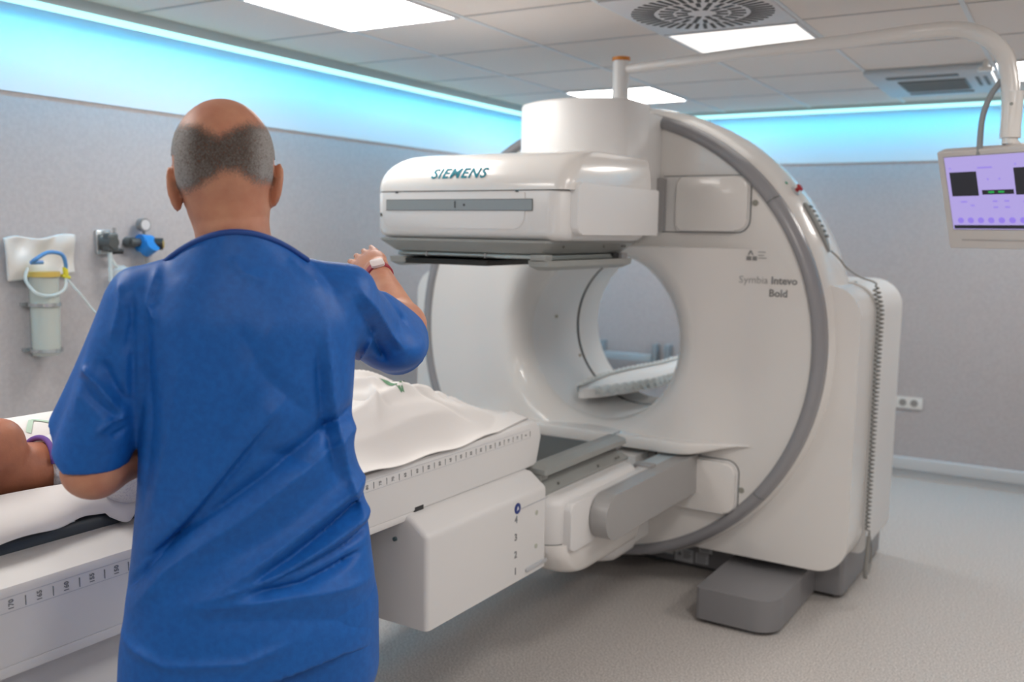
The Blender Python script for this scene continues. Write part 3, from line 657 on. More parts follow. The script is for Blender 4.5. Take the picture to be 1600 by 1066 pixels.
m = MB(); m.prism([(.131, -.147), (.226, -.147), (.226, -.132), (.131, -.132)], mf, .0023, .0027); obj('readout_window', m, E_('screen_black', (0, 0, 0), 1), sc_)
m = MB()
for u0 in (.150, .180): m.prism([(u0, -.142), (u0 + .018, -.142), (u0 + .018, -.136), (u0, -.136)], mf, .0028, .0031)
obj('readout_digits', m, E_('screen_green', (.01, .22, .04), 1), sc_)
m = MB()
for i in range(11):
    cu = .052 + .032 * i
    if cu > sx1 - .02: break
    m.prism([(cu + .010 * math.cos(k * PI / 6), -.232 + .010 * math.sin(k * PI / 6)) for k in range(12)], mf, .0023, .0027)
obj('screen_icons', m, E_('screen_icon', (.17, .12, .45), 1), sc_)
m = MB()
for u0, v0, wd in ((.125, -.062, .045), (.150, -.10, .006), (.185, -.10, .006), (.160, -.172, .014), (.195, -.172, .014), (.160, -.192, .014), (.195, -.192, .014), (.06, -.172, .02), (.09, -.185, .012), (.036, -.060, .006), (.236, -.056, .006), (.25, -.175, .02)):
    m = MB(); m.prism([(u0, v0), (u0 + wd, v0), (u0 + wd, v0 + .006), (u0, v0 + .006)], mf, .0023, .0027); obj('screen_text', m, E_('screen_icon2', (.19, .145, .44), 1), sc_)

m = MB(); m.prism([(.045, -.302), (.38, -.302), (.38, -.297), (.045, -.297)], mf, .0002, .0012); obj('button_row', m, mat('monitor_buttons', (.45, .43, .42), .5), hs)

# ------------------------------------------------------------------ hand controller with coiled cord
H = thing('hand_controller', 'grey corded hand controller resting on the curved side of the scanner', 'controller', drum(30, .96, 3.71))
m = MB(); rows = []
for i in range(13):
    a = 35.5 - 12.5 * i / 12; wd = (.012, .020, .023, .024, .024, .024, .023, .022, .020, .018, .015, .011, .007)[i]; hgt = (.006, .012, .015, .016, .016, .016, .016, .016, .014, .013, .011, .009, .007)[i]
    rr = [drum(a, .953, 3.635 - wd), drum(a, .953 + hgt * .8, 3.635 - wd * .9), drum(a, .953 + hgt, 3.635 - wd * .5), drum(a, .953 + hgt, 3.635 + wd * .5), drum(a, .953 + hgt * .8, 3.635 + wd * .9), drum(a, .953, 3.635 + wd)]
    rows.append(rr)
m.loft(rows); hc = obj('grip', m, mat('controller_grey', (.30, .32, .32), .45), H)
for i in range(7):
    for k in (-1, 1):
        m = MB(); m.cyl(drum(34 - i * 1.25, .966, 3.635 + k * .009), drum(34 - i * 1.25, .9715, 3.635 + k * .009), .0055, n=10); obj('button', m, mat('controller_button', (.13, .14, .14), .4), hc)
# cord: straight, coiled, then loop at the bottom
P = [drum(23, .962, 3.635), drum(20.5, .975, 3.67), (-.865, 3.72, 1.33), (-.83, 3.79, 1.295), (-.79, 3.83, 1.278)]
P = [Vector(p) for p in spline(P, 8)]
n = 58 * 10; c0 = Vector((-.775, 3.832, 1.27))
for i in range(n):
    t_ = i / n; z = 1.27 - .98 * t_; x = -.775 + .022 * float(sst(0, .12, t_)); r = .0125 * (1 - .45 * t_) * float(sst(0, .03, t_))
    a = 2 * PI * i / 10; P.append(Vector((x + r * math.cos(a), 3.826 + r * math.sin(a), z + .007 * 0)))
P += [Vector(p) for p in spline([(-.745, 3.826, .29), (-.745, 3.83, .24), (-.742, 3.815, .16), (-.742, 3.80, .125), (-.742, 3.845, .115), (-.744, 3.88, .15), (-.744, 3.87, .22), (-.746, 3.84, .262), (-.748, 3.828, .275)], 8)]
m = MB(); m.tube(P, .0036, 6); obj('coiled_cord', m, mat('cord_grey', (.27, .27, .255), .45), H, sharp=None)
m = MB(); m.tube(spline([(-.745, 3.82, .27), (-.745, 3.805, .20), (-.745, 3.79, .13), (-.745, 3.80, .105)], 8), .008, 10); obj('cord_sheath', m, mat('cord_grey', (0, 0, 0)), H)

# ------------------------------------------------------------------ CT pallet seen through the bore
T = thing('pallet_support', 'white padded pallet with frilled paper edges lying through the bore', 'patient support', (-1.87, 4.2, .72))
P = []; ys = np.linspace(3.56, 4.95, 60)
rows = []
for y in ys:
    k = min((y - 3.555) / .45, 1) ** .55; w0 = .125 * k; xc = -1.885 - .03 * (1 - k); zt = .757 - .014 * float(sst(4.1, 4.7, y))
    up_ = [(xc + w0 * u, y, zt + .018 * (u * u) + .0) for u in np.linspace(-1, 1, 9)]
    dn = [(xc + w0 * u, y, zt - .022 - .010 * (1 - u * u) * k) for u in np.linspace(1, -1, 9)]
    rows.append(up_ + dn)
m = MB(); m.loft(rows); obj('pallet', m, WHITE2, T, sharp=50)
m = MB()
for s in (-1, 1):
    g = []
    for i, y in enumerate(np.linspace(3.60, 4.93, 240)):
        k = min((y - 3.555) / .45, 1) ** .55; w0 = .125 * k; xc = -1.885 - .03 * (1 - k); zt = .775 - .014 * float(sst(4.1, 4.7, y)); q = math.sin(i * .33 * 2)
        g.append([(xc + s * (w0 - .012), y, zt + .004), (xc + s * (w0 + .002), y, zt + .008 + .005 * q), (xc + s * (w0 + .010 + .004 * q), y, zt - .002 + .014 * q), (xc + s * (w0 + .008 - .003 * q), y, zt - .028 + .006 * q)])
    m.grid(g)
o = obj('paper_frill', m, mat('frill_paper', (.66, .70, .70), .8), T, sharp=None, recalc=False); so = o.modifiers.new('t', 'SOLIDIFY'); so.thickness = .0012
m = MB(); m.box(-1.98, -1.79, 4.62, 4.90, .66, .735, .02); m.box(-1.93, -1.84, 4.68, 4.84, .03, .66, .01); m.box(-2.05, -1.72, 4.55, 5.0, 0, .035, .01); obj('pedestal', m, WHITE2, T)
# ================================================================== PATIENT TABLE
TB = thing('patient_table', 'long white imaging table with a centimetre scale printed along its side', 'table', (-1.80, 1.2, 0))
XT = -1.80
def rail(s):
    prof = [(.160, .852), (.164, .861), (.171, .862), (.262, .838), (.268, .830), (.2705, .818), (.272, .790), (.271, .705), (.266, .699), (.235, .697), (.160, .72)]
    fn = lambda u, v, w_: (XT + s * u, w_, v)
    m = MB(); rings = []
    for y, k in ((-.35, 0), (2.50, 0), (2.535, .0), (2.555, -.004)):
        rings.append([fn(u + k, v, y + (.028 * math.sin(PI * (v - .70) / .16) if y > 2.5 and .70 < v < .86 else 0)) for u, v in prof])
    m.loft(rings); return obj('side_rail', m, WHITE2, TB, sharp=28)
near = rail(1); rail(-1)
m = MB(); m.box(XT + .22, XT + .272, 1.925, 1.965, .698, .7135, .002, 1); obj('dark_gap', m, DARK, TB)
m = MB(); m.box(XT + .24, XT + .2716, -.35, 1.92, .684, .703, .003, 2); obj('rail_skirt', m, WHITE2, near)
m = MB(); m.box(XT - .160, XT + .160, -.35, 2.54, .76, .845, .01); obj('deck', m, WHITE2, TB)
m = MB(); m.box(XT - .24, XT + .24, -.2, 2.45, .69, .765, .01); obj('underframe', m, GREYM, TB)
m = MB(); m.box(XT - .19, XT + .185, -.05, 1.72, .02, .70, .03, 4); obj('pedestal', m, WHITE2, TB)
m = MB(); m.box(XT - .21, XT + .21, -.1, 1.85, 0, .03, .008); obj('pedestal_foot', m, BASEG, TB)
m = MB(); m.box(XT - .12, XT + .15, 1.72, 1.83, .03, .69, .006); obj('lift_column', m, mat('column_grey', (.10, .105, .11), .4), TB)
# scale: ruler strip, ticks and numbers
xs = XT + .2712
def xr_(z): return XT + np.interp(z, [.705, .790, .818, .830], [.271, .272, .2705, .268])
pf = lambda y, z, w_=0: (xr_(z) + .0004 + w_, y, z)
m = MB()
for z in (.798, .828 - .0045): m.add([pf(-.3, z, .0003), pf(2.515, z, .0003), pf(2.515, z + .0009, .0003), pf(-.3, z + .0009, .0003)], [[0, 1, 2, 3]])
obj('scale_border', m, mat('scale_line', (.48, .50, .54), .5), near, recalc=False)
m = MB()
for i in range(0, 37):
    L = 2.5 + 5 * i; y = 2.536 - L / 100
    m.box(xr_(.81) - .0005, xr_(.81) + .0012, y - .0007, y + .0007, .8015, .8185)
obj('scale_ticks', m, INK, near)
for i in range(1, 38):
    L = 5 * i; y0 = 2.536 - L / 100
    m = MB(); m.text(str(L), .0125, lambda u, v, w_, y0=y0: (xr_(.81) + .0004 + w_, y0 - v, .8105 + u), bold=.0002, depth=.0003, res=2); obj('scale_number', m, INK, near)
# housing under the foot end
m = MB()
prof = [(-1.455, .397), (-1.455, .655), (-1.515, .700), (-2.085, .700), (-2.145, .655), (-2.145, .397)]
b0 = MB(); bmx = bmesh.new()
A_ = [bmx.verts.new((u, 1.885, v)) for u, v in prof]; B_ = [bmx.verts.new((u, 2.50, v)) for u, v in prof]
for i in range(6): bmx.faces.new((A_[i], A_[(i + 1) % 6], B_[(i + 1) % 6], B_[i]))
bmx.faces.new(A_[::-1]); bmx.faces.new(B_); bmesh.ops.recalc_face_normals(bmx, faces=bmx.faces)
eg = [e for e in bmx.edges if (e.verts[0].co - e.verts[1].co).length > 0 and not (abs(e.verts[0].co.z - .397) < 1e-4 and abs(e.verts[1].co.z - .397) < 1e-4)]
bmesh.ops.bevel(bmx, geom=eg, offset=.014, segments=4, profile=.5, affect='EDGES'); m.bm(bmx)
eb = obj('end_housing', m, WHITE2, TB, sharp=40)
m = MB(); m.box(-2.10, -1.468, 1.90, 2.49, .390, .398); obj('lower_edge', m, DARK, eb)
m = MB(); m.box(-1.4555, -1.453, 2.345, 2.50, .6180, .6205); m.prism(rrect(2.375, .412, 2.497, .424, .004), lambda u, v, w_: (w_, u, v), -1.456, -1.449, .002, 2); obj('edge_step', m, mat('step_line', (.50, .52, .54), .5), eb)
for z, tx in ((.576, '4'), (.524, '3'), (.470, '2'), (.420, '1')):
    pass
m = MB()
for z, tx in ((.591, '4'), (.537, '3'), (.483, '2'), (.431, '1')):
    m.text(tx, .030, lambda u, v, w_, z=z: (-1.4548 + w_, 2.318 + u, z + v), bold=.0005)
obj('position_numbers', m, INK, eb)
m = MB(); m.cyl((-1.456, 2.325, .625), (-1.4535, 2.325, .625), .0165, n=28); pb = obj('position_badge', m, mat('badge_blue', (.015, .04, .22), .4), eb)
m = MB(); m.prism([(-.005, -.006), (.006, -.003), (.002, .007), (-.003, .004)], lambda u, v, w_: (w_, 2.325 + u, .625 + v), -1.4534, -1.4529); obj('badge_symbol', m, WHITE3, pb)
for z in (.585, .478):
    m = MB(); m.cyl((-1.456, 2.436, z), (-1.453, 2.436, z), .0075, n=16); obj('screw_cap', m, mat('cap_beige', (.50, .52, .44), .5), eb)
m = MB(); m.cyl((-1.56, 1.884, .632), (-1.56, 1.878, .632), .006); obj('screw', m, mat('screw_blue', (.10, .16, .18), .4), eb)

# mattress
m = MB(); m.box(XT - .165, XT + .166, -.30, 2.36, .8455, .888, .014, 4); o = obj('mattress', m, VINYL, None)
tag(o, 'thin dark vinyl mattress lying on the patient table under the sheets', 'mattress')

# ================================================================== CLOTH OVER THE PATIENT
def bump2(x, y, cx, cy, rx, ry, h, p=2.0): return h * np.exp(-(np.abs((x - cx) / rx) ** p + np.abs((y - cy) / ry) ** p))
def folds(x, y, L):
    r = np.zeros_like(x)
    for (a, b, wd, h) in L:
        du, dv, t = segd(x, y, a, b); d = np.hypot(du, dv) ; r = r + 1.5 * h * (.5 * np.exp(-(d / wd) ** 2) + .6 * np.exp(-1.6 * d / wd)) * np.sin(PI * np.clip(t * .9 + .05, 0, 1))
    return r
def cloth(name, fn, nu, nv, m, parent=None, th=.002, sharp=None):
    U, Vv = np.meshgrid(np.linspace(0, 1, nu), np.linspace(0, 1, nv), indexing='ij')
    P = np.stack(fn(U, Vv), -1); mb = MB(); mb.grid(P.tolist())
    o = obj(name, mb, m, parent, sharp=sharp, recalc=False)
    so = o.modifiers.new('thickness', 'SOLIDIFY'); so.thickness = th; so.offset = 0
    return o
# blanket over the legs: u from far edge to near edge, v from hips to feet
def legs_top(x, y):
    q = np.abs(x + 1.80)
    h = .895 + .098 * np.exp(-((y - 2.05) / .26) ** 2) * (1 - sst(.05, .27, q) * .80) + .060 * (1 - sst(1.5, 2.5, y)) * (1 - sst(.15, .27, q) * .85)
    h = h - .034 * sst(2.25, 2.50, y)
    h = h - .055 * np.exp(-((x + 1.80) / .035) ** 2) * np.exp(-((y - 2.1) / .3) ** 2) * .5
    return h
def blanket(U, Vv):
    y = 1.20 + (2.56 - 1.20) * Vv
    near = -1.555 + .050 * (1 - sst(1.9, 2.45, y)) + .012 * np.sin(9 * y)
    far = -2.06
    x = far + (near - far) * U
    z = legs_top(x, y)
    z = z + folds(x, y, [((-1.62, 1.65), (-1.70, 2.35), .020, .016), ((-1.58, 1.72), (-1.60, 2.20), .014, .010), ((-1.93, 1.9), (-1.72, 2.46), .018, .016), ((-1.86, 1.8), (-1.66, 2.05), .016, .020),
        ((-1.80, 2.12), (-1.63, 2.26), .011, -.012), ((-1.72, 1.98), (-1.60, 1.86), .014, .014), ((-1.90, 2.25), (-1.63, 2.50), .016, .012), ((-1.69, 2.05), (-1.575, 2.30), .010, -.009), ((-1.95, 2.0), (-1.80, 2.0), .02, .015), ((-1.76, 1.86), (-1.63, 1.94), .011, -.014)])
    edge = sst(.90, 1, U)
    z = z - edge * (.028 + .010 * np.sin(y * 14)) * (1 - .5 * sst(2.1, 2.4, y))
    edge = sst(.80, 1, U); ze = .846 + .012 * (1 - sst(1.65, 1.95, y)) + .004 * np.sin(23 * y); z = z * (1 - edge) + np.minimum(z, ze) * edge
    fl = .8905 - .028 * sst(2.25, 2.50, y); z = np.maximum(z, np.where(x < -1.634, fl, np.maximum(.866 - .264 * (x + 1.63), .841)))
    z = z - sst(2.50, 2.56, y) * .015 * (1 - U)
    # cloth corner lifted at the foot end
    # far side falls over the far rail
    z = z - sst(.10, 0, U) * .03
    return x, y, np.maximum(z, .8415)
bl = cloth('blanket', blanket, 110, 200, SHEET)
tag(bl, 'white cotton sheet draped over the patient\'s raised legs at the foot of the table', 'sheet')
# printed green mark follows the cloth
def on_blanket(x, y, up_=.0028):
    near = -1.555 + .050 * (1 - sst(1.9, 2.45, y)) + .012 * np.sin(9 * y)
    U = (x + 2.06) / (near + 2.06)
    r = blanket(np.array([U]), np.array([(y - 1.2) / 1.36])); return (float(r[0][0]), float(r[1][0]), float(r[2][0]) + up_)
GREENP = mat('print_green', (.16, .32, .19), .8)
def stroke(mb, pts, wd, fn):
    for a, b in zip(pts, pts[1:]):
        n = 8; d = Vector((b[0] - a[0], b[1] - a[1])); pn = Vector((-d.y, d.x)).normalized() * wd / 2
        g = [[fn(a[0] + d.x * i / n + k * pn.x, a[1] + d.y * i / n + k * pn.y) for k in (-1, 0, 1)] for i in range(n + 1)]
        mb.grid(g)
m = MB(); ex, ey = -1.678, 2.03
for pts, wd in (([(-.035, -.035), (.030, -.012)], .011), ([(.030, -.006), (-.040, .026)], .007), ([(-.045, .035), (-.005, .070)], .010), ([(.012, .018), (-.010, .040)], .005)):
    stroke(m, [(ex + a, ey + b) for a, b in pts], wd, lambda x, y: on_blanket(x, y))
o = obj('printed_mark', m, GREENP, bl, recalc=False)

# draw sheet at the head end, near side: falls from the shoulder over the mattress edge
def drawsheet(U, Vv):
    y = .35 + 1.10 * Vv
    ridge = .945 + .022 * np.sin((y - .8) * 5) * 0
    ridge = .952 - .02 * sst(.9, 1.25, y)
    low = .887 + .013 * np.exp(-((y - 1.035) / .04) ** 2) + .0 * y - .026 * np.exp(-((y - 1.120) / .028) ** 2) - .006 * np.sin(26 * y)
    s = U
    x = -1.700 + .078 * sst(0, 1, s) + .012 * np.sin(14 * y + 2 * s) * s
    z = ridge + (low - ridge) * s ** 1.15 + .012 * np.sin(PI * s) + .010 * np.sin(17 * y + 1.3) * s * (1 - s) * 2
    x = x + .022 * np.exp(-((y - 1.120) / .03) ** 2) * s
    return x, y, np.maximum(z, np.where(x > -1.628, .864, .8905) )
o = cloth('draw_sheet', drawsheet, 40, 160, SHEET)
tag(o, 'white draw sheet folded over the near side of the patient\'s shoulder and the mattress edge', 'sheet')
def undersheet(U, Vv):
    y = .30 + .72 * Vv; s = U
    x = -1.70 + .070 * s; z = .915 - .040 * s ** 2 + .010 * np.sin(11 * y + 2 * s) * s - .0 * y
    z = z - .022 * s * sst(.55, .80, y) * 0
    return x, y, np.maximum(z, .8895 - .15 * np.maximum(x + 1.603, 0) * 3)
o = cloth('bottom_sheet', undersheet, 24, 80, mat('grey_white_cotton', (.66, .66, .67), .85, bump=(700, .12, .001)))
tag(o, 'greyish white bottom sheet spilling over the mattress edge beneath the draw sheet', 'sheet')
# far side: pillow with a pale green print
def pillow_sdf(X, Y, Z):
    k = (np.abs((X + 1.93) / .105) ** 2.6 + np.abs((Y - 1.03) / .42) ** 3 + np.abs((Z - .955) / .085) ** 2.2) ** (1 / 2.4)
    return (k - 1) * .08 + .004 * np.sin(20 * Y + 9 * Z) * np.sin(14 * X + 5 * Y) 
V_, F_ = nets(pillow_sdf, (-2.06, .56, .85), (-1.80, 1.48, 1.06), .010)
V_[:, 2] = np.maximum(V_[:, 2], .8895)
o = link('pillow', V_, F_, SHEET, None, sharp=None); tag(o, 'long white pillow with a pale green print behind the patient\'s shoulder', 'pillow')
pil = o
def pil_top(x, y):
    lo_, hi_ = .955, 1.06
    for _ in range(24):
        md = (lo_ + hi_) / 2
        if pillow_sdf(np.array(x), np.array(y), np.array(md)) < 0: lo_ = md
        else: hi_ = md
    return (x, y, lo_ + .002)
m = MB()
for pts, wd in (([(-1.86, 1.07), (-1.90, 1.10)], .010), ([(-1.90, 1.10), (-1.855, 1.14)], .007), ([(-1.88, 1.13), (-1.86, 1.17)], .006)):
    stroke(m, pts, wd, pil_top)
obj('printed_mark', m, mat('print_pale_green', (.50, .66, .54), .8), pil, recalc=False)
m = MB(); m.box(-1.885, -1.66, .55, .93, .889, .925, .016, 4); o = obj('head_cushion', m, SHEET, None); tag(o, 'flat white cushion under the patient\'s head', 'cushion')

# ================================================================== PATIENT (lies along the table, head towards -Y)
PT = thing('person', 'patient lying on the table in a white gown with purple neckline, chin raised', 'person', (-1.79, 1.6, .89))
def patient(X, Y, Z):
    x = X + 1.785
    d = elli(x, Y, Z, (0, .835, 1.005), (.078, .105, .078))                 # skull
    d = smin(d, elli(x, Y, Z, (0, .915, 1.035), (.056, .085, .048)), .03)   # face
    d = smin(d, elli(x, Y, Z, (0, .975, 1.040), (.033, .030, .030)), .025)  # chin
    d = smin(d, elli(x, Y, Z, (0, .955, 1.000), (.055, .055, .040)), .03)   # jaw
    d = smin(d, cone(x, Y, Z, (0, .868, 1.082), (0, .896, 1.094), .012, .012), .010)   # nose
    d = smin(d, elli(x, Y, Z, (0, .900, 1.092), (.012, .010, .010)), .008)
    d = smin(d, elli(x, Y, Z, (0, .925, 1.082), (.024, .008, .007)), .006)  # lips
    d = smin(d, elli(x, Y, Z, (0, .938, 1.080), (.022, .007, .007)), .006)
    for s in (-1, 1):
        d = smax(d, -elli(x, Y, Z, (s * .028, .858, 1.085), (.013, .010, .010)), .008)
        d = smin(d, elli(x, Y, Z, (s * .028, .858, 1.073), (.012, .012, .010)), .003)
        d = smin(d, elli(x, Y, Z, (s * .077, .872, .992), (.007, .014, .022)), .006)
    d = smin(d, cone(x, Y, Z, (0, .925, .972), (0, 1.08, .962), .046, .054), .012)      # neck
    d = smin(d, cone(x, Y, Z, (-.012, .97, 1.03), (-.02, 1.06, .992), .010, .010), .012)
    k = np.sqrt((x / .165) ** 2 + ((Z - .955) / .062) ** 2); tor = smax((k - 1) * .06, np.abs(Y - 1.33) - .24, .05)
    d = smin(d, tor, .03)
    for s in (-1, 1):
        d = smin(d, cone(x, Y, Z, (s * .148, 1.15, .945), (s * .150, 1.42, .922), .038, .030), .03)
        d = smin(d, cone(x, Y, Z, (s * .150, 1.42, .922), (s * .115, 1.60, .915), .028, .022), .02)
        d = smin(d, elli(x, Y, Z, (s * .11, 1.65, .912), (.030, .045, .014)), .02)
        d = smin(d, cone(x, Y, Z, (s * .065, 1.55, .950), (s * .045, 1.99, .950), .056, .038), .03)
        d = smin(d, cone(x, Y, Z, (s * .045, 1.99, .950), (s * .045, 2.26, .920), .036, .024), .02)
        d = smin(d, cone(x, Y, Z, (s * .05, 2.26, .915), (s * .055, 2.30, .918), .026, .018), .02)
    return np.maximum(d, .891 - Z)
V_, F_ = nets(patient, (-2.02, .70, .88), (-1.55, 2.52, 1.13), .0065)
V_[:, 2] = np.where(V_[:, 1] < .95, np.maximum(V_[:, 2], .926), V_[:, 2])
body = link('body', V_, F_, SKIN2, PT, sharp=None)
# hair: cap on the crown
def phair(X, Y, Z):
    x = X + 1.785; d = elli(x, Y, Z, (0, .822, 1.000), (.086, .108, .085)); return smax(d, (Y - .85) + (Z - 1.0) * .9, .01)
V_, F_ = nets(phair, (-1.90, .68, .90), (-1.67, .95, 1.11), .006); V_[:, 2] = np.maximum(V_[:, 2], .927)
link('hair', V_, F_, mat('grey_hair', (.22, .19, .17), .7, bump=(120, .6, .004)), PT, sharp=None)
# gown
GOWN = mat('gown_cotton', (.74, .72, .73), .85, noise=(260, (.62, .60, .64), .5, .62), bump=(500, .1, .001))
def nky(x): return 1.054 - .030 * (np.abs(x) / .09) ** 2
def gown(X, Y, Z):
    x = X + 1.785; d = patient(X, Y, Z) - .0075 - .0015 * np.sin(34 * Y + 10 * x) * np.sin(21 * x + 4)
    return np.maximum(np.maximum(d, nky(x) - Y), np.maximum(Y - 1.74, .8915 - Z))
V_, F_ = nets(gown, (-2.03, .90, .88), (-1.55, 1.77, 1.06), .0065)
gw = link('gown', V_, F_, GOWN, PT, sharp=None)
pth = []
for x in np.linspace(-.125, .125, 45):
    y = float(nky(x)); lo_, hi_ = .90, 1.09
    for _ in range(22):
        md = (lo_ + hi_) / 2
        if float(patient(np.array(-1.785 + x), np.array(y), np.array(md))) < .0075: lo_ = md
        else: hi_ = md
    if lo_ > .905: pth.append((-1.785 + x, y, lo_ + .0005))
m = MB(); m.tube(pth, .0055, 8); obj('neck_binding', m, mat('binding_purple', (.17, .075, .36), .7), gw, sharp=None)

# ================================================================== TECHNICIAN
HD = math.radians(48.1)
EF = Vector((-math.sin(HD), math.cos(HD), 0)); ER = Vector((math.cos(HD), math.sin(HD), 0)); MO = EF * 1.6
TF = Matrix(((ER.x, EF.x, 0, MO.x), (ER.y, EF.y, 0, MO.y), (0, 0, 1, 0), (0, 0, 0, 1)))
TE = thing('person', 'technician in blue scrubs seen from behind, bald crown with grey cropped hair, right arm raised', 'person', MO)
ELB = (-.248, .015, 1.058); ELR = (.292, .245, 1.262)
WR = (.262, .43, 1.362)
def skin(X, Y, Z):
    d = elli(X, Y, Z, (-.038, .004, 1.571), (.0745, .093, .081))                 # cranium
    d = smin(d, elli(X, Y, Z, (-.038, -.018, 1.548), (.0740, .076, .078)), .02)  # back of the head
    d = smin(d, elli(X, Y, Z, (-.036, .040, 1.505), (.055, .062, .068)), .03)    # face
    d = smin(d, elli(X, Y, Z, (-.035, .082, 1.462), (.026, .020, .020)), .025)   # chin
    d = smin(d, elli(X, Y, Z, (-.034, .020, 1.474), (.058, .060, .040)), .02)    # jaw
    d = smin(d, cone(X, Y, Z, (-.036, .098, 1.540), (-.036, .112, 1.510), .009, .012), .012)  # nose
    d = smin(d, elli(X, Y, Z, (-.036, .094, 1.562), (.045, .012, .008)), .012)   # brow
    for s in (-1, 1):
        d = smax(d, -elli(X, Y, Z, (-.036 + s * .028, .104, 1.546), (.013, .012, .009)), .008)
        d = smin(d, elli(X, Y, Z, (-.036 + s * .028, .086, 1.545), (.012, .011, .010)), .003)
    for z, r in ((1.490, .006), (1.481, .007)): d = smin(d, elli(X, Y, Z, (-.036, .096, z), (.022, .008, r)), .005)
    # neck: broad nape
    y_ = Y + .010
    zz = np.array([1.36, 1.40, 1.43, 1.46, 1.49, 1.52]); cx = sint(Z, zz, [-.020, -.022, -.0245, -.029, -.033, -.036]); a = sint(Z, zz, [.085, .066, .0590, .0590, .0625, .064]); bb = sint(Z, zz, [.07, .062, .060, .060, .060, .058])
    k = np.sqrt(((X - cx) / a) ** 2 + (y_ / bb) ** 2); nk = smax((k - 1) * .058, np.abs(Z - 1.435) - .085, .02)
    d = smin(d, nk, .016)
    d = d - .0018 * np.exp(-((Z - 1.462 - .1 * (X + .03)) / .006) ** 2) * (Y < -.02) * -1 * .6
    # ears
    for s, cx_, cz, tl in ((-1, -.1130, 1.508, .02), (1, .0415, 1.518, -.005)):
        xr = (X - cx_) * .92 + s * (Y - .0) * .40; yr = (Y + .004) * .92 - s * (X - cx_) * .40; zr = Z - cz; xr = xr - s * zr * .16
        e = (np.sqrt((xr / .0075) ** 2 + (yr / .019) ** 2 + (zr / .036) ** 2) - 1) * .0075
        e = smax(e, -(np.sqrt(((xr - s * .006) / .006) ** 2 + ((yr - .003) / .012) ** 2 + ((zr - .004) / .021) ** 2) - 1) * .006, .003)
        d = smin(d, e, .005)
    # trunk under the clothes
    zz = np.array([.62, .75, .95, 1.10, 1.25, 1.35]); a = np.interp(Z, zz, [.165, .165, .145, .150, .160, .13]); bb = np.interp(Z, zz, [.10, .10, .085, .095, .095, .06])
    k = np.sqrt(((X + .004) / a) ** 2 + ((Y - .01) / bb) ** 2); tr = smax((k - 1) * .09, np.abs(Z - .985) - .365, .05)
    d = smin(d, tr, .04)
    for sx in (-.16, .145): d = smin(d, cone(X, Y, Z, (-.02, 0, 1.37), (sx, .01, 1.325), .04, .045), .03)
    # left arm: elbow bent, forearm towards the patient
    d = smin(d, cone(X, Y, Z, (-.165, .01, 1.325), ELB, .047, .0405), .03)
    d = smin(d, elli(X, Y, Z, (-.250, .005, 1.053), (.044, .042, .036)), .02)
    d = smin(d, cone(X, Y, Z, ELB, (-.110, .17, 1.072), .0435, .027), .02)
    d = hand(X, Y, Z, d, (-.110, .17, 1.072), (.45, .88, -.10), (.80, -.45, .0), curl=.5)
    # right arm: raised forwards
    d = smin(d, cone(X, Y, Z, (.145, .01, 1.325), ELR, .047, .040), .03)
    d = smin(d, cone(X, Y, Z, ELR, WR, .0395, .024), .02)
    d = hand(X, Y, Z, d, WR, (-.20, .93, .29), (-.7, -.1, -.6), curl=.14)
    return d
def hand(X, Y, Z, d, wp, dr, sd, curl=.2):
    """palm and five fingers; dr along the hand, sd towards the thumb"""
    w0 = np.array(wp); dr = np.array(dr, float); dr /= np.linalg.norm(dr); sd = np.array(sd, float); sd -= dr * (sd @ dr); sd /= np.linalg.norm(sd); nm = np.cross(dr, sd)
    P0 = w0 + dr * .042
    px, py, pz = X - P0[0], Y - P0[1], Z - P0[2]
    a = px * dr[0] + py * dr[1] + pz * dr[2]; b = px * sd[0] + py * sd[1] + pz * sd[2]; c = px * nm[0] + py * nm[1] + pz * nm[2]
    k = (np.abs(a / .044) ** 2.6 + np.abs(b / .036) ** 2.6 + np.abs(c / .015) ** 2.3) ** (1 / 2.5); d = smin(d, (k - 1) * .015, .014)
    for i, (o_, l0, r) in enumerate(((.027, .066, .0078), (.009, .073, .0080), (-.009, .068, .0076), (-.026, .054, .0068))):
        q = P0 + dr * .036 + sd * o_; fd = dr + sd * o_ * 1.2
        for j, L in enumerate((.42, .32, .26)):
            ang = curl * (j + .6); v = (fd * math.cos(ang) - nm * math.sin(ang)); v /= np.linalg.norm(v); q2 = q + v * l0 * L
            d = smin(d, cone(X, Y, Z, q, q2, r * (1 - .10 * j), r * (.93 - .10 * j)), .003 if j else .008); q = q2
    q = P0 - dr * .018 + sd * .026; v = dr * .62 + sd * .75 - nm * .15
    for j, (L, r) in enumerate(((.034, .0115), (.028, .0092), (.022, .0078))):
        v /= np.linalg.norm(v); q2 = q + v * L; d = smin(d, cone(X, Y, Z, q, q2, r, r * .88), .006 if j == 0 else .003); q = q2; v = v + dr * .25
    return d
V_, F_ = nets(skin, (-.32, -.14, .62), (.37, .66, 1.67), .0042)
SK_V, SK_F = V_, F_
body = link('body', V_, F_, SKIN, TE, TF, sharp=None)
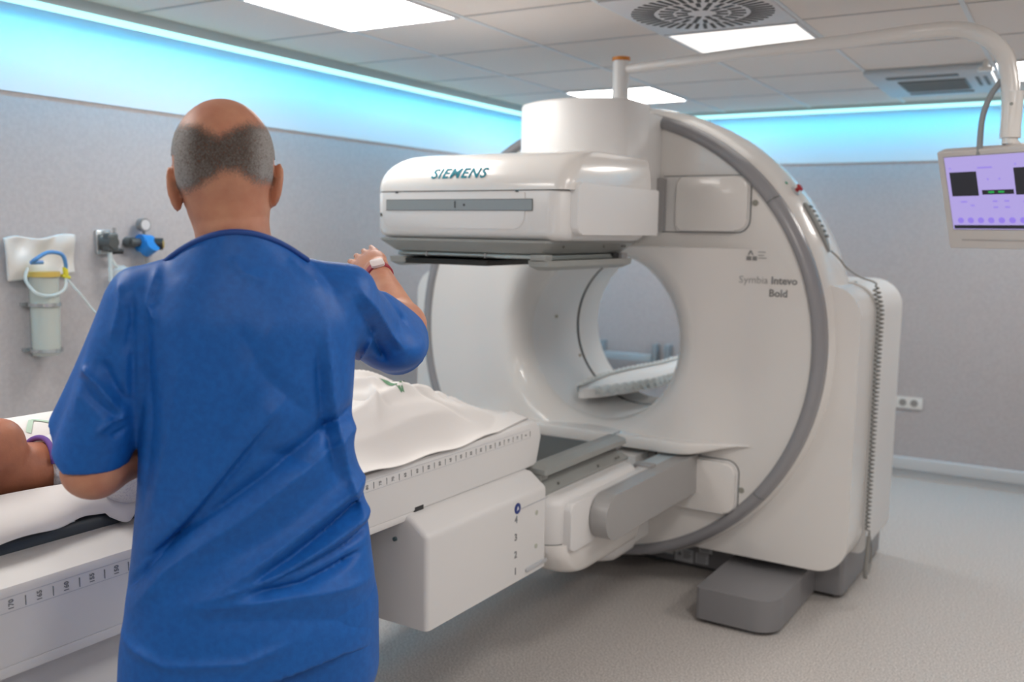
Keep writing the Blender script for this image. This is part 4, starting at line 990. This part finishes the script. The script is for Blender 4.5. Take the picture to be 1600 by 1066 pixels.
# cropped hair: thin shell with a ragged edge
def hmask(P):
    x, y, z = P[:, 0] + .038, P[:, 1], P[:, 2]
    top = 1.607 - .020 * np.exp(-(x / .026) ** 2) - .10 * np.maximum(y, 0) + .006 * (x > 0)
    low = np.interp(x, [-.075, -.05, -.015, .0, .02, .05, .075], [1.500, 1.500, 1.518, 1.528, 1.530, 1.515, 1.515]) - .0 * y
    return np.minimum(top - z, z - low)
m_ = hmask(V_); front = V_[:, 1] < .045; near_ = (V_[:, 2] > 1.47) & (np.abs(V_[:, 0] + .038) < .082)
ear = ((V_[:, 2] < 1.556) & (np.abs(V_[:, 0] + .0365) > .0735)) 
keepv = (m_ > -.020) & front & near_ & ~ear
kf = F_[keepv[F_].all(1)]
ids = np.unique(kf); remap = -np.ones(len(V_), int); remap[ids] = np.arange(len(ids))
HV = V_[ids].copy(); HF = remap[kf]
cen = np.array([-.038, .0, 1.555]); nv_ = (HV - cen); nv_ /= np.linalg.norm(nv_, axis=1)[:, None]; HV += nv_ * .0014
HM = bpy.data.materials.new('cropped_grey_hair'); HM.use_nodes = True; nt = HM.node_tree; b = nt.nodes['Principled BSDF']; b.inputs['Roughness'].default_value = .75; b.inputs['Specular IOR Level'].default_value = .25
at = nt.nodes.new('ShaderNodeAttribute'); at.attribute_name = 'edge'; a2 = nt.nodes.new('ShaderNodeAttribute'); a2.attribute_name = 'grey'
tc = nt.nodes.new('ShaderNodeTexCoord'); ns = nt.nodes.new('ShaderNodeTexNoise'); ns.inputs['Scale'].default_value = 420; ns.inputs['Detail'].default_value = 3
n2 = nt.nodes.new('ShaderNodeTexNoise'); n2.inputs['Scale'].default_value = 60; n2.inputs['Detail'].default_value = 4
nt.links.new(tc.outputs['Object'], ns.inputs['Vector']); nt.links.new(tc.outputs['Object'], n2.inputs['Vector'])
def mth(op, a, b_, v=None):
    n = nt.nodes.new('ShaderNodeMath'); n.operation = op
    for i, q in enumerate((a, b_)):
        if q is None: continue
        if isinstance(q, (int, float)): n.inputs[i].default_value = q
        else: nt.links.new(q, n.inputs[i])
    return n.outputs[0]
al = mth('ADD', at.outputs['Fac'], mth('MULTIPLY', mth('SUBTRACT', ns.outputs['Fac'], .5), 1.7)); al = mth('ADD', al, mth('MULTIPLY', mth('SUBTRACT', n2.outputs['Fac'], .5), .7))
cl = nt.nodes.new('ShaderNodeClamp'); nt.links.new(al, cl.inputs[0]); al2 = mth('MULTIPLY', cl.outputs[0], .93); nt.links.new(al2, b.inputs['Alpha'])
mx = nt.nodes.new('ShaderNodeMix'); mx.data_type = 'RGBA'; mx.inputs[6].default_value = (.085, .065, .055, 1); mx.inputs[7].default_value = (.36, .35, .34, 1)
gg = mth('ADD', a2.outputs['Fac'], mth('MULTIPLY', mth('SUBTRACT', ns.outputs['Fac'], .5), 1.3)); cg = nt.nodes.new('ShaderNodeClamp'); nt.links.new(gg, cg.inputs[0]); nt.links.new(cg.outputs[0], mx.inputs[0]); nt.links.new(mx.outputs[2], b.inputs['Base Color'])
bp = nt.nodes.new('ShaderNodeBump'); bp.inputs['Strength'].default_value = .5; bp.inputs['Distance'].default_value = .002; nt.links.new(ns.outputs['Fac'], bp.inputs['Height']); nt.links.new(bp.outputs[0], b.inputs['Normal'])
ho = link('hair', HV, HF, HM, TE, TF, sharp=None)
ed = np.clip(hmask(V_[ids]) / .020 + .15, -.8, 1.0); ed = np.minimum(ed, np.clip((.045 - V_[ids][:, 1]) / .02, 0, 1))
xx = V_[ids][:, 0] + .038; zl = V_[ids][:, 2]
gr = np.clip(sst(.030, .070, np.abs(xx)) * .95 + .22 - .15 * sst(1.53, 1.56, zl) , 0, 1); gr = np.clip(gr + .18 * (1 - sst(.0, .012, hmask(V_[ids]))), 0, 1)
for nm, vals in (('edge', ed), ('grey', gr)):
    a_ = ho.data.attributes.new(nm, 'FLOAT', 'POINT'); a_.data.foreach_set('value', vals.astype(np.float32))

# scrub top
SCRUB = mat('blue_scrub_nonwoven', (.009, .125, .47), .5, noise=(90, (.008, .105, .41), .35, .65), bump=(260, .22, .0012), spec=.35)
BACKF = [ # (points in x,z), width, amplitude (+ ridge towards the camera, - valley)
    ([(.158, 1.126), (.088, 1.079), (-.002, 1.107)], .016, -.004),
    ([(.207, 1.141), (.109, 1.089), (-.003, 1.007), (-.141, .918), (-.194, .846)], .024, .008),
    ([(.207, 1.175), (.100, 1.125), (0, 1.050), (-.12, .965), (-.197, .905)], .016, -.010),
    ([(.060, 1.200), (-.002, 1.125), (-.1, 1.0), (-.192, .897)], .022, .009),
    ([(.03, 1.15), (-.05, 1.05), (-.13, .95), (-.197, .870)], .011, -.010),
    ([(.200, 1.045), (.120, 1.000), (.030, .940), (-.060, .885)], .018, .010),
    ([(.200, 1.012), (.130, .975), (.060, .930), (-.035, .880)], .011, -.010),
    ([(.207, .985), (.130, .950), (.040, .905), (-.090, .872)], .014, .009),
    ([(.205, .955), (.120, .925), (.010, .890)], .009, -.007),
    ([(.170, .915), (.070, .885), (-.02, .878)], .010, -.010),
    ([(.196, .865), (.060, .870), (-.117, .862)], .016, .005),
    ([(.205, .800), (.05, .835), (-.10, .845)], .020, -.003),
    ([(-.211, .800), (-.14, .775), (-.02, .775), (.06, .80)], .010, .0035),
    ([(.197, 1.300), (.17, 1.23), (.172, 1.16)], .012, -.008),
    ([(.115, 1.30), (.125, 1.18), (.150, 1.06), (.185, .95)], .012, .006),
    ([(.10, 1.26), (.105, 1.16), (.130, 1.05)], .010, -.005),
    ([(.05, 1.33), (.0, 1.24), (-.06, 1.12), (-.12, 1.0)], .022, .003),
    ([(-.139, 1.392), (-.155, 1.331), (-.141, 1.30)], .008, .004),
    ([(-.03, 1.405), (-.01, 1.38), (.03, 1.365)], .010, .002),
    ([(.06, 1.405), (.085, 1.380), (.11, 1.360)], .010, .004),
    ([(.09, 1.400), (.115, 1.372), (.14, 1.345)], .008, -.004),
    ([(-.10, 1.27), (-.13, 1.12), (-.165, .98)], .018, .003),
    ([(-.160, 1.30), (-.150, 1.15), (-.170, 1.0)], .010, -.004),
    ([(-.02, 1.30), (.02, 1.22), (.09, 1.15)], .015, -.003),
]
SLV = [ # left sleeve (x,z)
    ([(-.225, 1.245), (-.205, 1.20), (-.186, 1.165)], .009, -.010),
    ([(-.262, 1.235), (-.230, 1.205), (-.200, 1.165)], .007, .007),
    ([(-.268, 1.222), (-.240, 1.185), (-.195, 1.140)], .008, -.006),
    ([(-.185, 1.155), (-.215, 1.145), (-.235, 1.125)], .006, .006),
    ([(-.190, 1.135), (-.215, 1.120)], .005, -.006),
    ([(-.200, 1.370), (-.195, 1.330), (-.210, 1.27)], .008, .006),
    ([(-.175, 1.350), (-.178, 1.30), (-.19, 1.25)], .007, -.006),
    ([(-.240, 1.31), (-.255, 1.24), (-.268, 1.15)], .014, .005),
]
SRV = [
    ([(.165, 1.36), (.205, 1.315), (.235, 1.27), (.262, 1.235)], .010, .008),
    ([(.16, 1.335), (.19, 1.29), (.215, 1.245), (.235, 1.215)], .010, -.009),
    ([(.20, 1.365), (.235, 1.325), (.275, 1.27)], .008, -.005),
    ([(.205, 1.275), (.19, 1.24), (.182, 1.205)], .007, .008),
]
def ridges(X, Z, L):
    r = np.zeros_like(X)
    for pts, wd, h in L:
        best = None
        for i, (a, b) in enumerate(zip(pts, pts[1:])):
            du, dv, t = segd(X, Z, a, b); q = (i + t) / (len(pts) - 1)
            dd = np.hypot(du, dv); v = (.55 * np.exp(-(dd / wd) ** 2) + .6 * np.exp(-1.8 * dd / wd)) * (np.clip(np.minimum(q, 1 - q) * 6, 0, 1) * .85 + .15)
            best = v if best is None else np.maximum(best, v)
        r = r + h * best
    return r * 1.35
def shirt(X, Y, Z):
    zz = np.array([.60, .70, .77, .85, .95, 1.03, 1.10, 1.20, 1.30, 1.36, 1.40, 1.42, 1.45])
    c_ = sint(Z, zz, [-.003, -.004, -.002, -.001, -.001, -.003, -.010, -.004, 0, -.004, -.012, -.018, -.02])
    a = sint(Z, zz, [.210, .210, .211, .202, .191, .181, .170, .172, .172, .138, .085, .070, .05])
    bb = sint(Z, zz, [.150, .148, .145, .135, .122, .120, .122, .122, .112, .092, .075, .068, .06])
    cy = sint(Z, zz, [.0, .0, .0, .0, .01, .012, .012, .008, .0, -.004, -.006, -.008, -.01])
    k = (np.abs((X - c_) / a) ** 2.35 + np.abs((Y - cy) / bb) ** 2.35) ** (1 / 2.35)
    d = (k - 1) * bb * .95
    sh = cone(X, Y, Z, (-.075, -.005, 1.378), (-.165, .008, 1.340), .036, .046); sh = smin(sh, cone(X, Y, Z, (.04, -.005, 1.376), (.155, .005, 1.342), .033, .047), .015)
    d = smin(d, sh, .022)
    nb = cone(X, Y, Z, (-.06, -.012, 1.385), (.02, -.012, 1.388), .052, .052); d = smin(d, nb, .02)
    back = sst(.005, -.055, Y)
    d = d - ridges(X, Z, BACKF) * back
    d = d + .004 * np.sin(9 * X + 3) * np.sin(7 * Z) * back
    # hem flare folds
    d = d - .004 * np.sin(X * 26 + 1) * sst(.85, .66, Z)
    # left sleeve
    A0, A1 = (-.165, .010, 1.318), (-.2545, .012, 1.075)
    ls = cone(X, Y, Z, A0, A1, .061, .058)
    t = ((X - A0[0]) * (A1[0] - A0[0]) + (Z - A0[2]) * (A1[2] - A0[2])) / ((A1[0] - A0[0]) ** 2 + (A1[2] - A0[2]) ** 2)
    flap = cone(X, Y, Z, (-.185, .02, 1.355), (-.298, .050, 1.12), .018, .026); ls = smin(ls, flap, .03)
    ls = ls - ridges(X, Z, SLV) * back
    # cut by the hem plane (slopes down to the elbow at the back, up at the front/outside)
    hem = -(Z - (1.062 + 1.1 * np.maximum(Y - .012, 0) + 1.3 * np.maximum(-.288 - X, 0) + .30 * np.maximum(X + .215, 0)))
    ls = np.maximum(ls, hem)
    ls = smax(ls, -np.maximum(cone(X, Y, Z, (-.235, .012, 1.14), (-.2560, .014, 1.02), .043, .047), Z - 1.12), .004)
    d = smin(d, ls, .010)
    # crease between sleeve and trunk
    d = d + .010 * np.exp(-((X + .181 - .06 * (Z - 1.2)) / .006) ** 2) * sst(1.36, 1.22, Z) * sst(1.02, 1.08, Z) * back
    # right sleeve, reaching forwards
    B0 = np.array((.150, .010, 1.322)); B1 = np.array(ELR) + (np.array(ELR) - B0) * .06; B1[2] -= .036; B1[0] -= .012
    rs = cone(X, Y, Z, B0, B1, .062, .067)
    rs = smin(rs, elli(X, Y, Z, (.262, .15, 1.232), (.055, .09, .045)), .03)
    rs = rs - ridges(X, Z, SRV) * .9
    dv = (B1 - B0) / np.linalg.norm(B1 - B0); L_ = np.linalg.norm(B1 - B0)
    tt = (X - B0[0]) * dv[0] + (Y - B0[1]) * dv[1] + (Z - B0[2]) * dv[2]
    rs = np.maximum(rs, tt - (L_ * .87 + .25 * (1.27 - Z)))
    hollow = np.maximum(cone(X, Y, Z, B0 + dv * .17, B1 + dv * .06, .052, .057), (L_ * .66 - tt)); rs = smax(rs, -hollow, .004)
    d = smin(d, rs, .022)
    # neckline
    d = np.maximum(d, Z - (1.441 - .12 * (Y + .055) - 3.3 * (X + .018) ** 2 + 5 * np.maximum(np.abs(X + .018) - .108, 0)))
    # bottom hem, slit rises at the right side
    hz = sint(X, np.array([-.21, -.10, 0., .07, .14, .20]), [.700, .720, .735, .748, .757, .744])
    hz = np.minimum(hz, .76) - .02 * sst(-.02, .08, Y)
    d = np.maximum(d, hz - Z)
    d = smax(d, -((k - 1) * bb + .010 + np.maximum(Z - .70, 0)) * 1.0, .003) if False else d
    return d
V_, F_ = nets(shirt, (-.345, -.17, .64), (.385, .34, 1.46), .0034)
top = link('scrub_top', V_, F_, SCRUB, TE, TF, sharp=None)
# neck binding
def surf_y(x, z, s=-1):
    lo_, hi_ = 0., s * .2
    for _ in range(26):
        md = (lo_ + hi_) / 2
        if float(shirt(np.array(x), np.array(md), np.array(z))) < 0: lo_ = md
        else: hi_ = md
    return lo_
pth = []
for k in range(49):
    a = 2 * PI * k / 48; dx, dy = math.cos(a), math.sin(a); r = None
    lo_, hi_ = .0, .112
    f = lambda q: (q * dx - .02, q * dy - .010)
    for _ in range(26):
        md = (lo_ + hi_) / 2; x, y = f(md); z = 1.441 - .12 * (y + .055) - 3.3 * (x + .018) ** 2
        if float(shirt(np.array(x), np.array(y), np.array(z - .004))) < 0: lo_ = md
        else: hi_ = md
    x, y = f(lo_ - .001); z = 1.441 - .12 * (y + .055) - 3.3 * (x + .018) ** 2; pth.append((x, y, z - .001))
m = MB(); m.tube(pth[:-1] + [pth[0]], .0048, 8, cap=False); obj('neck_binding', m, mat('scrub_binding', (.010, .065, .30), .6), top, TF, sharp=None)
# trousers and shoes
def trousers(X, Y, Z):
    d = None
    for s in (-1, 1):
        c = cone(X, Y, Z, (s * .098, .0, .80), (s * .105, .01, .07), .100, .072); c = np.maximum(c, .055 - Z); d = c if d is None else smin(d, c, .02)
    k = np.sqrt((X / .192) ** 2 + ((Y - .0) / .125) ** 2); d = smin(d, smax((k - 1) * .12, np.abs(Z - .78) - .10, .03), .04)
    return d + .003 * np.sin(30 * X + 8 * Z)
V_, F_ = nets(trousers, (-.24, -.15, .04), (.24, .16, .90), .008)
link('scrub_trousers', V_, F_, SCRUB, TE, TF, sharp=None)
for s in (-1, 1):
    m = MB(); rows = []
    for y, wd, h in ((-.095, .020, .04), (-.085, .036, .07), (-.03, .042, .085), (.04, .044, .065), (.10, .046, .045), (.14, .038, .035), (.155, .018, .02)):
        rows.append([(s * .108 + wd * math.cos(a), y, max(.001, h * .5 + h * .5 * math.sin(a) * (1 if math.sin(a) > 0 else 1))) for a in np.linspace(0, 2 * PI, 17)[:-1]])
    m.loft(rows); obj('shoe', m, mat('clog_white', (.6, .6, .6), .5), TE, TF, sharp=None)
# wristband with a white plate
WB = Vector(WR); dv = (Vector(WR) - Vector(ELR)).normalized(); cW = WB - dv * .018
n1 = dv.orthogonal().normalized(); n2 = dv.cross(n1)
m = MB(); rings = []
for t_, r_ in ((-.009, .0285), (-.008, .0300), (.008, .0285), (.009, .0270)):
    rings.append([tuple(cW + dv * t_ + (n1 * math.cos(a) + n2 * math.sin(a)) * r_) for a in np.linspace(0, 2 * PI, 33)[:-1]])
m.loft(rings); wb = obj('wristband', m, mat('band_red', (.35, .03, .05), .5), TE, TF, sharp=None)
upn = (Vector((-.15, -.75, .65)) - dv * Vector((-.15, -.75, .65)).dot(dv)).normalized(); sn = dv.cross(upn)
m = MB(); m.prism(rrect(-.014, -.013, .014, .013, .004), lambda u, v, w_: tuple(cW + sn * u + dv * v + upn * w_), .0265, .0325, .0015, 2); obj('watch_plate', m, mat('watch_white', (.8, .72, .70), .35), wb, TF)
